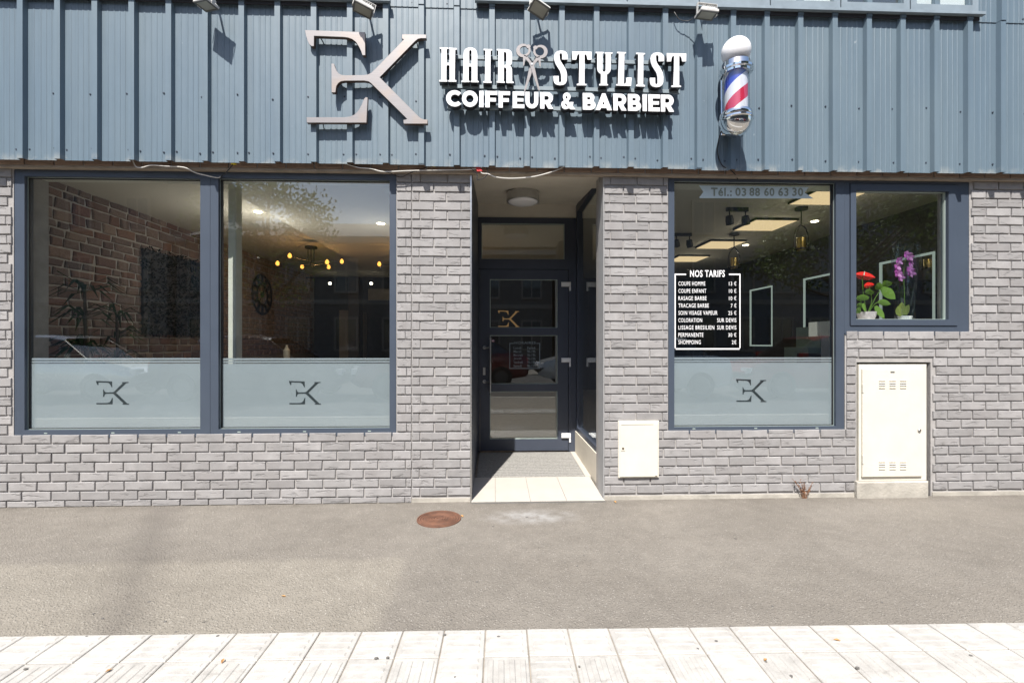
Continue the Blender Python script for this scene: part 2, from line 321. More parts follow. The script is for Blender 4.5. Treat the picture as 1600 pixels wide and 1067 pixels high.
# ------------------------------------------------------------------ mesh builder
WP = {}                                         # world position of each object's origin
def wpos(o): return WP.get(o.name, Vector((0, 0, 0)))
class MB:
    def __init__(s): s.v = []; s.f = []
    def add(s, vs_, fs):
        b = len(s.v); s.v += [Vector(p) for p in vs_]; s.f += [tuple(i + b for i in f) for f in fs]; return s
    def box(s, x0, x1, y0, y1, z0, z1):
        return s.add([(x, y, z) for x in (x0, x1) for y in (y0, y1) for z in (z0, z1)],
                     [(0, 1, 3, 2), (4, 6, 7, 5), (0, 4, 5, 1), (2, 3, 7, 6), (0, 2, 6, 4), (1, 5, 7, 3)])
    def cbox(s, x0, x1, y0, y1, z0, z1, c=0.004):        # box with chamfered front (low y) edges
        a = [(x0, y1, z0), (x1, y1, z0), (x1, y1, z1), (x0, y1, z1)]
        b = [(x0, y0 + c, z0), (x1, y0 + c, z0), (x1, y0 + c, z1), (x0, y0 + c, z1)]
        d = [(x0 + c, y0, z0 + c), (x1 - c, y0, z0 + c), (x1 - c, y0, z1 - c), (x0 + c, y0, z1 - c)]
        fs = [(3, 2, 1, 0), (8, 9, 10, 11)]
        for i in range(4):
            j = (i + 1) % 4
            fs += [(i, j, 4 + j, 4 + i), (4 + i, 4 + j, 8 + j, 8 + i)]
        return s.add(a + b + d, fs)
    def ring(s, x0, x1, z0, z1, w, y0, y1):              # closed picture-frame ring in the XZ plane; w = (left,right,bottom,top)
        if not isinstance(w, (tuple, list)): w = (w,) * 4
        o = [(x0, z0), (x1, z0), (x1, z1), (x0, z1)]
        i_ = [(x0 + w[0], z0 + w[2]), (x1 - w[1], z0 + w[2]), (x1 - w[1], z1 - w[3]), (x0 + w[0], z1 - w[3])]
        vs_ = [(x, y0, z) for x, z in o] + [(x, y0, z) for x, z in i_] + [(x, y1, z) for x, z in o] + [(x, y1, z) for x, z in i_]
        fs = []
        for i in range(4):
            j = (i + 1) % 4
            fs += [(i, j, 4 + j, 4 + i), (8 + j, 8 + i, 12 + i, 12 + j), (j, i, 8 + i, 8 + j), (4 + i, 4 + j, 12 + j, 12 + i)]
        return s.add(vs_, fs)
    def prism(s, pts, axis, a, b):                       # polygon extruded along an axis ('x','y','z')
        n = len(pts)
        def P(p, t): return {'x': (t, p[0], p[1]), 'y': (p[0], t, p[1]), 'z': (p[0], p[1], t)}[axis]
        return s.add([P(p, a) for p in pts] + [P(p, b) for p in pts],
                     [tuple(range(n))[::-1], tuple(range(n, 2 * n))] + [(i, (i + 1) % n, n + (i + 1) % n, n + i) for i in range(n)])
    def tube(s, path, r, seg=8, cap=True):
        path = [Vector(p) for p in path]; n = len(path)
        rr = r if isinstance(r, (list, tuple)) else [r] * n
        vs_ = []
        prev = None
        for i, p in enumerate(path):
            t = (path[min(i + 1, n - 1)] - path[max(i - 1, 0)])
            t = t.normalized() if t.length > 1e-9 else Vector((0, 0, 1))
            u = (prev - t * prev.dot(t)) if prev is not None else t.orthogonal()
            if u.length < 1e-6: u = t.orthogonal()
            u.normalize(); prev = u; w = t.cross(u)
            vs_ += [p + (u * math.cos(2 * math.pi * k / seg) + w * math.sin(2 * math.pi * k / seg)) * rr[i] for k in range(seg)]
        fs = [(i * seg + k, i * seg + (k + 1) % seg, (i + 1) * seg + (k + 1) % seg, (i + 1) * seg + k) for i in range(n - 1) for k in range(seg)]
        if cap: fs += [tuple(range(seg))[::-1], tuple((n - 1) * seg + k for k in range(seg))]
        return s.add(vs_, fs)
    def lathe(s, c, prof, axis=(0, 0, 1), seg=32):       # prof: (radius, height along the axis)
        ax = Vector(axis).normalized(); u = ax.orthogonal().normalized(); w = ax.cross(u); c = Vector(c)
        vs_ = [c + ax * h + (u * math.cos(2 * math.pi * k / seg) + w * math.sin(2 * math.pi * k / seg)) * max(r, 1e-5) for r, h in prof for k in range(seg)]
        n = len(prof)
        fs = [(i * seg + k, i * seg + (k + 1) % seg, (i + 1) * seg + (k + 1) % seg, (i + 1) * seg + k) for i in range(n - 1) for k in range(seg)]
        return s.add(vs_, fs)
    def build(s, name, mat, parent=None, smooth=False, origin=None, local=False, label=None):
        if origin is None:
            if local: origin = Vector((0, 0, 0))
            else:
                lo = Vector([min(v[i] for v in s.v) for i in range(3)]); hi = Vector([max(v[i] for v in s.v) for i in range(3)])
                origin = (lo + hi) / 2
                if parent is None: origin.z = lo.z
        origin = Vector(origin)
        me = bpy.data.meshes.new(name); me.from_pydata([tuple(v - origin) for v in s.v], [], s.f)
        fixn(me)
        me.materials.append(M[mat] if isinstance(mat, str) else mat)
        if smooth: shade(me)
        return place(name, me, origin, parent, label, local)
def fixn(me):
    bm = bmesh.new(); bm.from_mesh(me); bmesh.ops.recalc_face_normals(bm, faces=bm.faces); bm.to_mesh(me); bm.free()
def shade(me, ang=40):
    me.polygons.foreach_set('use_smooth', [True] * len(me.polygons))
    bm = bmesh.new(); bm.from_mesh(me)
    for e in bm.edges:
        if len(e.link_faces) == 2 and e.calc_face_angle(0) > R(ang): e.smooth = False
    bm.to_mesh(me); bm.free()
def place(name, me, origin, parent=None, label=None, local=False):
    o = bpy.data.objects.new(name, me); COL.objects.link(o)
    origin = Vector(origin)
    if parent is not None:
        o.parent = parent; o.location = origin if local else origin - wpos(parent)
    else: o.location = origin
    WP[o.name] = origin if not (local and parent is not None) else wpos(parent) + origin
    if label: o['label'] = label
    return o
def empty(name, loc, rz=0.0, parent=None):
    o = bpy.data.objects.new(name, None); COL.objects.link(o); o.empty_display_size = 0.1
    o.rotation_euler.z = rz
    if parent is not None: o.parent = parent; o.location = Vector(loc) - wpos(parent)
    else: o.location = loc
    WP[o.name] = Vector(loc); return o
def tag(o, label, cat, group=None):
    o['label'] = label; o['category'] = cat
    if group: o['group'] = group
    return o
def struct(o): o['kind'] = 'structure'; return o
def copy_tree(o, parent=None):
    c = o.copy(); COL.objects.link(c)
    if parent is not None: c.parent = parent
    for ch in o.children: copy_tree(ch, c)
    return c

def curve_mesh(cu):
    ob = bpy.data.objects.new('tmp', cu); COL.objects.link(ob)
    dg = bpy.context.evaluated_depsgraph_get(); dg.update()
    me = bpy.data.meshes.new_from_object(ob.evaluated_get(dg))
    bpy.data.objects.remove(ob); bpy.data.curves.remove(cu)
    return me
def outline(loops, y, thick, bevel=0.0):                 # loops of (X, Z): first the outlines, then holes; slab around depth y
    cu = bpy.data.curves.new('tmp', 'CURVE'); cu.dimensions = '2D'; cu.fill_mode = 'BOTH'
    cu.extrude = thick / 2 - bevel; cu.bevel_depth = bevel; cu.bevel_resolution = 0; cu.offset = -bevel
    for lp in loops:
        sp = cu.splines.new('POLY'); sp.points.add(len(lp) - 1); sp.use_cyclic_u = True
        for q, p in zip(sp.points, lp): q.co = (p[0], p[1], 0, 1)
    me = curve_mesh(cu)
    for v in me.vertices: v.co = (v.co.x, y - v.co.z, v.co.y)
    return me
def text(body, quad_px, y, thick=0.0015, bold=0.0, fit=True):
    # quad_px = (left, top-left row, bottom-left row, right, top-right row, bottom-right row): mapped onto the plane at depth y
    cu = bpy.data.curves.new('tmp', 'FONT'); cu.body = body; cu.size = 1.0; cu.space_character = 1.12; cu.offset = bold; cu.resolution_u = 3
    cu.extrude = 0.5
    me = curve_mesh(cu)
    xs = [v.co.x for v in me.vertices]; ys = [v.co.y for v in me.vertices]
    x0, x1, y0, y1 = min(xs), max(xs), min(ys), max(ys)
    l, tl, bl, r, tr_, br = quad_px
    for v in me.vertices:
        u = (v.co.x - x0) / (x1 - x0); w = (v.co.y - y0) / (y1 - y0)
        p = W(l + (r - l) * u, (bl + (br - bl) * u) * (1 - w) + (tl + (tr_ - tl) * u) * w, y)
        v.co = (p.x, y - v.co.z * thick, p.z)
    return me
def mesh_obj(name, me, mat, parent=None, label=None):
    vs_ = [v.co for v in me.vertices]
    lo = Vector([min(v[i] for v in vs_) for i in range(3)]); hi = Vector([max(v[i] for v in vs_) for i in range(3)]); c = (lo + hi) / 2
    for v in me.vertices: v.co -= c
    me.materials.clear(); me.materials.append(M[mat])
    return place(name, me, c, parent, label)
def join_meshes(ms):
    bm = bmesh.new()
    for m_ in ms: bm.from_mesh(m_); bpy.data.meshes.remove(m_)
    out = bpy.data.meshes.new('joined'); bm.to_mesh(out); bm.free(); return out
def px_loop(pts, ox, oy, s, y): return [(lambda q: (q.x, q.z))(W(ox + a / s, oy + b / s, y)) for a, b in pts]

# ------------------------------------------------------------------ ground
def sheet(name, mat, x0, x1, y0, y1, z, t=0.3): return struct(MB().box(x0, x1, y0, y1, z - t, z).build(name, mat))
sheet('ground', 'road', -400, 400, -400, 400, -0.20)
pavement = sheet('pavement', 'asphalt', -40, 40, -4.30, 0.012, 0.0)
pavement['label'] = 'worn light grey asphalt pavement before the shop'
kerb = MB()
for i in range(40): kerb.cbox(-40 + i * 2.0 + 0.004, -38 + i * 2.0 - 0.004, -4.46, -4.302, -0.3, 0.006, 0.012)
struct(kerb.build('kerb', 'concrete'))
sheet('road', 'road', -40, 40, -13.0, -4.462, -0.04, 0.10)
sheet('far_pavement', 'asphalt', -40, 40, -22.0, -13.0, -0.01, 0.17)

# white paving tiles with raised bars, two rows
e0, e1 = G(0, 996), G(1600, 974)
band_dir = (e1 - e0); band_dir.z = 0; band_dir.normalize(); band_n = Vector((band_dir.y, -band_dir.x, 0))   # towards the street
ang = math.atan2(band_dir.y, band_dir.x)
TS = 0.1835; TJ = 0.0046
start = G(501, 990); start.z = 0
def tile_mesh(vertical):
    b = MB(); h = TS / 2 - TJ / 2; c = 0.003
    b.add([(-h, -h, -0.02), (h, -h, -0.02), (h, h, -0.02), (-h, h, -0.02), (-h, -h, 0.003), (h, -h, 0.003), (h, h, 0.003), (-h, h, 0.003),
           (-h + c, -h + c, 0.006), (h - c, -h + c, 0.006), (h - c, h - c, 0.006), (-h + c, h - c, 0.006)],
          [(0, 1, 5, 4), (1, 2, 6, 5), (2, 3, 7, 6), (3, 0, 4, 7), (4, 5, 9, 8), (5, 6, 10, 9), (6, 7, 11, 10), (7, 4, 8, 11), (8, 9, 10, 11)])
    for k in (-1.5, -0.5, 0.5, 1.5):
        p = k * 0.043; L = 0.072; w = 0.0125; t_ = 0.0085
        q = [(-L, p - w), (L, p - w), (L, p + w), (-L, p + w)]; q2 = [(-L + .006, p - t_), (L - .006, p - t_), (L - .006, p + t_), (-L + .006, p + t_)]
        if vertical: q = [(y, x) for x, y in q]; q2 = [(y, x) for x, y in q2]
        b.add([(x, y, 0.0058) for x, y in q] + [(x, y, 0.0095) for x, y in q2],
              [(0, 1, 5, 4), (1, 2, 6, 5), (2, 3, 7, 6), (3, 0, 4, 7), (4, 5, 6, 7)])
    me = bpy.data.meshes.new('paving_tile'); me.from_pydata([tuple(v) for v in b.v], [], b.f); fixn(me); me.materials.append(M['tile']); return me
tmesh = [tile_mesh(False), tile_mesh(True)]
bandm = MB()
q = [start + band_dir * a + band_n * b for a, b in ((-7, 0.0), (7, 0.0), (7, 3 * TS), (-7, 3 * TS))]
bandm.prism([(p.x, p.y) for p in q], 'z', -0.01, 0.0045)
band = struct(bandm.build('tile_band', 'joint')); band['label'] = 'band of white ribbed paving tiles let into the asphalt'
for row in range(3):
    for i in range(-24, 25):
        c = start + band_dir * ((i + 0.5) * TS) + band_n * ((row + 0.5) * TS)
        o = place('paving_tile', tmesh[1 if (row == 1 and i % 2 == 0) else 0], (c.x, c.y, 0.0045 + random.uniform(-.0008, .0012)), band)
        o.rotation_euler = (random.uniform(-.004, .004), random.uniform(-.004, .004), ang + random.uniform(-.004, .004))
gum_px = [(745, 909), (705, 968), (668, 939), (756, 866), (823, 808), (883, 879), (902, 884), (912, 867), (967, 862), (1378, 941), (1207, 947), (200, 960), (146, 959), (160, 966),
          (258, 971), (275, 987), (233, 940), (779, 999), (711, 1063), (588, 1033), (1119, 1006), (1197, 1039), (1517, 1029), (1090, 1018), (606, 1032), (770, 822), (757, 829), (1236, 1061), (135, 999), (340, 998), (695, 996), (905, 1046), (1340, 1048), (40, 1050)]
for i, (a, b) in enumerate(gum_px):
    p = G(a, b); r = random.uniform(0.0035, 0.0075); zz = 0.0135 if b > 992 - 18 * a / 1600 else 0.0
    pts = [(p.x + r * 1.25 * random.uniform(.7, 1.1) * math.cos(t * .785), p.y + r * random.uniform(.7, 1.1) * math.sin(t * .785)) for t in range(8)]
    MB().prism(pts, 'z', zz - 0.004, zz + 0.0022).build('gum_spot', 'gum', pavement)

# rusty manhole cover
mh = G(686, 811); mr = 0.5 * (G(720, 811) - G(651.5, 811)).length
o = MB().lathe((mh.x, mh.y, 0), [(0, 0.004), (mr * .10, 0.004), (mr * .11, 0.008)] +
     sum([[(mr * k, 0.008), (mr * (k + .05), 0.008), (mr * (k + .055), 0.004), (mr * (k + .095), 0.004)] for k in (.14, .24, .34, .44, .54, .64, .74, .84)], []) + [(mr * .95, .008), (mr, .008), (mr * 1.005, -0.02)], seg=48).build('manhole_cover', 'rust', smooth=True, origin=(mh.x, mh.y, 0))
tag(o, 'round rust brown cast iron cover with concentric rings in the pavement', 'manhole cover')

# ------------------------------------------------------------------ the shop building
shop = empty('shop_building', (0, 0, 0))
tag(shop, 'hair salon front of grey brick and blue grey metal cladding with large shop windows', 'building')
WL, WR = -7.0, 7.0
X_L, X_R = WX(737), WX(943)                    # entrance opening
ZT = 2.685                                     # top of the grey bricks
MORTAR = 0.0115
# window openings: x0, x1, z0, z1
A0, A1, B1 = WX(20), WX(327), WX(618.5)
AZ0, AZ1 = WZ(300, 680.5), 2.665
C0, C1 = WX(1045), WX(1321); CZ0 = WZ(1180, 674)
D1 = WX(1516); DZ0 = WZ(1420, 521)
CAB0, CAB1, CABZ = WX(1340), WX(1456), WZ(1400, 566)
openL = [(A0 - .012, B1 + .006, AZ0 - .012, 9)]
openR = [(C0 - .006, C1 + .012, CZ0 - .008, 9), (C1 - .01, D1 + .012, DZ0 - .008, 9), (CAB0 - .01, CAB1 + .012, -1, CABZ + .012)]
PITX, PITZ, BZ0 = 0.2225, 0.0749, 0.050
def brick_mesh():
    h = 0.5 * (PITX - 0.0115); k = 0.5 * (PITZ - 0.0112); d = MORTAR
    b = MB(); j = lambda s=0.0016: random.uniform(-s, s)
    o = [(-h + j(), -k + j()), (h + j(), -k + j()), (h + j(), k + j()), (-h + j(), k + j())]
    mid_b = (j(.04), -k + j(.0022)); mid_t = (j(.04), k + j(.0022))
    o = [o[0], mid_b, o[1], o[2], mid_t, o[3]]
    c = 0.0030
    inn = [(x * (1 - c / h), z * (1 - c / k)) for x, z in o]
    vs_ = [(x, d, z) for x, z in o] + [(x, c + j(.0008), z) for x, z in o] + [(x, j(.0012), z) for x, z in inn]
    fs = []
    for i in range(6):
        n = (i + 1) % 6
        fs += [(i, n, 6 + n, 6 + i), (6 + i, 6 + n, 12 + n, 12 + i)]
    fs += [(12, 13, 16, 17), (13, 14, 15, 16)]
    b.add(vs_, fs)
    me = bpy.data.meshes.new('brick'); me.from_pydata([tuple(v) for v in b.v], [], b.f); fixn(me); return me
BM = [brick_mesh() for _ in range(10)]
for m_ in BM: m_.materials.append(M['brick'])
def lay_bricks(wall, x0, x1, opens, cuts, lowest, view):
    stuff = bmesh.new(); count = 0
    for k in range(-1, 36):
        z0, z1 = BZ0 + k * PITZ, BZ0 + (k + 1) * PITZ
        if k == -1: z0 = 0.0
        if z1 > ZT: z1 = ZT
        if z1 - z0 < 0.02: continue
        segs = [(x0, x1)]
        for (a, b, c, d) in opens:
            if c < (z0 + z1) / 2 < d:
                segs = [t for (s, e) in segs for t in ((s, min(e, a)), (max(s, b), e)) if t[1] - t[0] > 0.015]
        off = (0.5 if k % 2 else 0.0) * PITX + 0.06 + 0.006 * math.sin(k * 2.1)
        i0 = math.floor((x0 - off) / PITX)
        for i in range(i0, int((x1 - off) / PITX) + 1):
            bx0, bx1 = off + i * PITX, off + (i + 1) * PITX
            pieces = [(bx0, bx1)]
            for c in cuts:
                pieces = [t for (s, e) in pieces for t in (((s, c - .001), (c + .001, e)) if s < c < e else ((s, e),))]
            for (s, e) in pieces:
                for (sa, sb) in segs:
                    a, b = max(s, sa), min(e, sb)
                    if b - a < 0.03: continue
                    if k == -1 and not lowest(a): continue
                    me = random.choice(BM)
                    loc = Vector(((a + b) / 2, random.uniform(-.0012, .0012), (z0 + z1) / 2))
                    sc = Vector(((b - a) / PITX, 1, (z1 - z0) / PITZ))
                    if not (view[0] < (a + b) / 2 < view[1]):
                        t = bmesh.new(); t.from_mesh(me); bmesh.ops.transform(t, matrix=Matrix.LocRotScale(loc, None, sc), verts=t.verts)
                        tm = bpy.data.meshes.new('t'); t.to_mesh(tm); t.free(); stuff.from_mesh(tm); bpy.data.meshes.remove(tm); continue
                    o = place('brick', me, loc, wall); o.scale = sc
                    o.rotation_euler = (0, random.uniform(-.004, .004), random.uniform(-.004, .004)); count += 1
    me = bpy.data.meshes.new('brick_courses'); stuff.to_mesh(me); stuff.free()
    if len(me.polygons):
        me.materials.append(M['brick']); o = place('brick_courses', me, (0, 0, 0), wall); o['kind'] = 'stuff'
    print('bricks', count)
# backing of the brick skin (mortar), in pieces round the openings
def backing(name, rects, y0, y1, mat, label=None):
    b = MB()
    for r in rects: b.box(r[0], r[1], y0, y1, r[2], r[3])
    return b.build(name, mat, shop, origin=(rects[0][0], 0, 0), label=label)
wallL = backing('brick_wall', [(WL, A0 - .004, 0, 2.80), (A0 - .004, B1 + .002, 0, AZ0 - .004), (B1 + .002, X_L - .006, 0, 2.80)], MORTAR, 0.30, 'mortar', 'grey brick wall under and beside the double shop window')
wallR = backing('brick_wall', [(X_R + .006, C0 - .002, 0, 2.80), (C0 - .002, C1 + .004, 0, CZ0 - .002), (C1 + .004, CAB0, 0, DZ0 - .002), (CAB0, CAB1, CABZ, DZ0 - .002), (CAB1, D1 + .004, 0, DZ0 - .002), (D1 + .004, WR, 0, 2.80)], MORTAR, 0.30, 'mortar', 'grey brick wall right of the entrance with the price list window')
lay_bricks(wallL, WL, X_L - .006, openL, [WX(643)], lambda x: x < WX(640), (WX(-12), 9))
lay_bricks(wallR, X_R + .006, WR, openR, [], lambda x: False, (-9, WX(1612)))
# exposed footing strip under the right wall and pier
for a, b, y in ((WX(642), X_L - .004, .004), (X_R + .004, CAB0 - .01, .003), (CAB1 + .01, WR, .004)): MB().box(a, b, y, .2, -.02, .032).build('footing', 'concrete', shop)
# corner trims beside the entrance
MB().box(X_L - .012, X_L, -0.003, 0.03, 0.0, 2.68).build('corner_trim', 'steel', shop)

# brown brick course under the cladding
course = MB().box(WL, WR, -0.030, 0.012, 2.684, 2.80).build('lintel_course', 'mortar', shop, label='brown brick course in shade beneath the metal cladding')
x = WL
LM = []
for k in range(4):
    me = brick_mesh(); me.materials.append(M['brick_brown']); LM.append(me)
while x < WR:
    o = place('brick', random.choice(LM), (x + PITX / 2, -0.040 + random.uniform(-.002, .002), 2.7125), course); o.scale = (1, 1, 0.80); x += PITX
MB().box(WL, WR, -0.036, 0.02, 2.667, 2.6835).build('lintel_lip', 'lip', shop)

# ------------------------------------------------------------------ metal cladding
CY = -0.085                                    # depth of the flat pans
RIB = 0.034
ribs = []                                      # x of the rib centres
xr = -1.66 - 0.029
for k in range(0, 13): ribs.append(xr - k * 0.2755)
ribs = ribs[::-1]
x2 = 2.455 + 0.029; n_mid = 15
for k in range(1, n_mid): ribs.append(xr + (x2 - xr) * k / n_mid)
for k in range(0, 17): ribs.append(x2 + k * 0.2855)
clad = MB().box(WL, WR, -0.050, 0.3, 2.8005, 7.2).build('cladding', 'void', shop, label='blue grey ribbed metal cladding above the shop windows')
def profile(i0, i1):
    pts = []
    for i in range(i0, i1):
        a, b = ribs[i], ribs[i + 1]
        pts += [(a - .029, 0), (a - .021, RIB), (a + .021, RIB), (a + .029, 0)]
        L = b - a - .058
        for f in (.2, .43, .62, .8):
            c = a + .029 + L * f; h = 0.0022
            pts += [(c - .007, 0), (c - .0035, h), (c + .0035, h), (c + .007, 0)]
    b = ribs[i1]
    pts += [(b - .029, 0), (b - .021, RIB + .0006), (b + .021, RIB + .0006), (b + .0285, 0.0012)]
    return pts
def clad_sheet(i0, i1, z0, z1, dy):
    p = profile(i0, i1); n = len(p); b = MB(); t_ = 0.0012
    vs_ = [(x, CY - h + dy, z0) for x, h in p] + [(x, CY - h + dy, z1) for x, h in p]
    vs2 = [(x, y + t_, z) for x, y, z in vs_]
    fs = [(i, i + 1, n + i + 1, n + i) for i in range(n - 1)]
    fs2 = [(2 * n + a, 2 * n + d, 2 * n + c, 2 * n + b_) for a, b_, c, d in fs]
    edge = [(i + 1, i, 2 * n + i, 2 * n + i + 1) for i in range(n - 1)] + [(n + i, n + i + 1, 3 * n + i + 1, 3 * n + i) for i in range(n - 1)]
    b.add(vs_ + vs2, fs + fs2 + edge)
    return b.build('cladding_sheet', 'cladding', clad)
ZC0 = 2.700
step = 4; i = 0; k = 0; scr = MB()
def screw(x, z, h): scr.lathe((x, CY - h, z), [(0.0075, 0.0), (0.0075, 0.0022), (0.0045, 0.0026), (0.0045, 0.0065), (0, 0.0065)], axis=(0, -1, 0), seg=8)
Z_J = WZ(690, 13.5, CY)                        # horizontal joint where the upper sheets overlap
while i < len(ribs) - 1:
    j = min(i + step, len(ribs) - 1)
    zz = ZC0 + (0.004, -0.003, 0.0, 0.005, -0.002)[k % 5] + 0.0016 * max(0, -ribs[i])
    clad_sheet(i, j, zz, Z_J + .05, -0.0024 * (k % 2)); clad_sheet(i, j, Z_J, 7.0, -0.0055 - 0.0024 * (k % 2))
    for r in range(i, j):
        a = ribs[r]
        screw(a + .225 + random.uniform(-.008, .008), 2.785 + random.uniform(-.012, .012), 0.002)
        if not (WX(690) < a < WX(1040)): screw(a + .225 + random.uniform(-.01, .01), 3.225 + random.uniform(-.02, .02), 0.002)
        if not (WX(-60) < a < WX(590)) and not (WX(720) < a < WX(1510)): screw(a + .2, Z_J + .035, 0.005)
        if random.random() < .35: screw(a + .042, 2.785, 0.001)
    i = j; k += 1
s_ = scr.build('screws', 'frame', clad); s_['kind'] = 'stuff'  # darker than the sheets, so the colour carries the screws' shadows

# ledges under the upper windows, upper windows
def upper(px0, px1, zpx, n, lab):
    x0, x1 = W(px0, 5, -.13).x, W(px1, 5, -.13).x
    z = W((px0 + px1) / 2, zpx, -0.150).z
    MB().box(x0, x1, -0.150, -0.116, z, z + .022).box(x0 + .01, x1 - .01, -0.116, -0.05, z + .010, z + .022).build('window_ledge', 'ledge', shop)
    MB().box(x0 + .02, x1 - .02, -0.1165, -0.118 + .012, z - .03, z + .0095).build('ledge_shade', 'void', shop)  # dark strip colours in the shaded void beneath the ledge
    z0 = z + .0225; w = (x1 - x0 - .1) / n
    for q in range(n):
        a, b = x0 + .05 + q * w, x0 + .05 + (q + 1) * w - .01
        wdw = MB().ring(a, b, z0, z0 + 1.5, 0.05, -0.145, -0.06).build('window', 'ledge', shop)
        MB().box(a + .05, b - .05, -0.110, -0.104, z0 + .05, z0 + 1.45).build('pane', 'glass', wdw)
        MB().box(a + .05, b - .05, -0.0995, -0.0965, z0 + .05, z0 + 1.45).build('curtain', 'vinyl_white' if q % 3 != 2 else 'dark_wall', wdw)
upper(742, 1537, 11.5, 7, '')
upper(-120, 610, -8.5, 6, '')

# ------------------------------------------------------------------ shop windows
FY, GY = 0.012, 0.052                           # frame face and glass depth
def glaze(wdw, x0, x1, z0, z1, name='pane'):
    return MB().box(x0 - .006, x1 + .006, GY, GY + .006, z0 - .006, z1 + .006).build(name, 'glass', wdw)
def shop_window(x0, x1, z0, z1, px, film_row=None, label=None):
    p0, p1 = WX(px[0], FY), WX(px[1], FY); zb = WZ((px[0] + px[1]) / 2, px[3], FY); zt = WZ((px[0] + px[1]) / 2, px[2], FY)
    w = (p0 - x0, x1 - p1, zb - z0, z1 - zt)
    wdw = MB().ring(x0 + .001, x1 - .001, z0, z1, w, FY, 0.085).build('window', 'frame', shop, label=label)
    MB().ring(p0 - .003, p1 + .003, zb - .003, zt + .003, .005, FY + .026, GY + .002).build('glazing_bead', 'bead', wdw)
    MB().ring(p0 - .002, p1 + .002, zb - .002, zt + .002, .0105, FY + .031, GY + .001).build('gasket', 'gasket', wdw)
    MB().box(x0 + .004, x1 - .004, FY - .006, FY + .03, z0 - .011, z0 + .006).build('drip_sill', 'frame', wdw)
    glaze(wdw, p0, p1, zb, zt)
    for f in (.12, .5, .88):
        sx = p0 + (p1 - p0) * f
        MB().box(sx - .012, sx + .012, FY - .0015, FY + .004, z0 + .022, z0 + .028).build('drain_cap', 'bead', wdw)
    if film_row:
        mx = (px[0] + px[1]) / 2
        zf = WZ(mx, film_row, GY)
        y0 = GY + .0062
        MB().box(p0, p1, y0, y0 + .0012, zb, zf).build('frosted_film', 'film', wdw)
        for a, b in ((.0105, .025), (.0325, .048)):
            MB().box(p0, p1, y0, y0 + .0012, zf + a - .004, zf + b - .004).build('film_stripe', 'film', wdw)
    return wdw, (p0, p1, zb, zt)
wA, pA = shop_window(A0, A1, AZ0, AZ1, (38, 313, 277, 671), 568, 'large window left of the pair, stone wall showing behind it')
wB, pB = shop_window(A1, B1, AZ0, AZ1, (341, 609, 280, 669.5), 568, 'large window of the pair, lit chandelier showing behind it')
wC, pC = shop_window(C0, C1, CZ0, 2.665, (1053.5, 1306.5, 284, 666.5), 566.5, 'large window carrying the white price list')
# small opening window with its own sash
D0z, D1z = WZ(1410, 503, FY), WZ(1410, 296, FY)
wD = MB().ring(C1, D1, DZ0, 2.665, (WX(1329) - C1, D1 - WX(1498), WZ(1420, 509) - DZ0, 2.665 - WZ(1420, 287)), FY, 0.085).build('window', 'frame', shop, label='small opening window with flower pots behind it')
sx0, sx1, sz0, sz1 = WX(1330), WX(1497), WZ(1420, 508.5), WZ(1420, 288)
g0, g1, gz0, gz1 = WX(1338.5), WX(1483), WZ(1410, 499), WZ(1410, 298)
MB().ring(sx0, sx1, sz0, sz1, (g0 - sx0, sx1 - g1, gz0 - sz0, sz1 - gz1), FY - .008, 0.075).build('sash', 'frame', wD)
MB().ring(g0 - .002, g1 + .002, gz0 - .002, gz1 + .002, .006, FY + .022, GY + .002).build('glazing_bead', 'bead', wD)
MB().box(C1 + .004, D1, FY - .006, FY + .03, DZ0 - .011, DZ0 + .006).build('drip_sill', 'frame', wD)
glaze(wD, g0, g1, gz0, gz1)
hz = WZ(1476, 430, .1)
MB().tube([(WX(1477, .1), .09, hz - .03), (WX(1475, .1), .11, hz - .02), (WX(1475, .1), .115, hz + .02), (WX(1477, .1), .09, hz + .05)], .009).build('handle', 'vinyl_white', wD)

# EK emblem outlines (pixels of an enlarged view of the photo)
EK_E1 = [(42, 50), (630, 70), (634, 296), (605, 296), (592, 255), (570, 210), (540, 165), (505, 138), (465, 124), (420, 118), (132, 107), (130, 208), (104, 206), (82, 185), (66, 150), (54, 110)]
EK_K = [(302, 378), (325, 378), (337, 415), (352, 448), (372, 474), (398, 488), (440, 493), (620, 490), (660, 484), (690, 470), (740, 422), (1012, 142), (992, 132), (995, 92), (1228, 94), (1232, 130), (1180, 130), (1150, 136), (1120, 160), (775, 512),
        (1158, 897), (1180, 915), (1205, 924), (1243, 926), (1243, 966), (1010, 966), (1006, 930), (1030, 926), (1043, 918), (690, 570), (664, 552), (620, 545), (430, 546), (395, 552), (368, 570), (350, 598), (341, 660), (303, 660)]
EK_E2 = [(58, 903), (430, 903), (485, 896), (530, 876), (568, 836), (598, 780), (622, 722), (638, 707), (656, 709), (645, 956), (60, 956)]
def emblem(px0, py0, px1, py1, y, name, mat, parent, thick=.001):
    s = lambda L: [(lambda q: (q.x, q.z))(W(px0 + (a - 42) / 1201 * (px1 - px0), py0 + (b - 50) / 916 * (py1 - py0), y)) for a, b in L]
    return mesh_obj(name, outline([s(EK_E1), s(EK_K), s(EK_E2)], y, thick), mat, parent)
fy = GY + .0056
emblem(150, 595, 201.5, 632, fy, 'emblem', 'cutout_fill', wA); emblem(451.5, 595, 501.5, 632, fy, 'emblem', 'cutout_fill', wB); emblem(1150, 592, 1197.5, 628, fy, 'emblem', 'cutout_fill', wC)
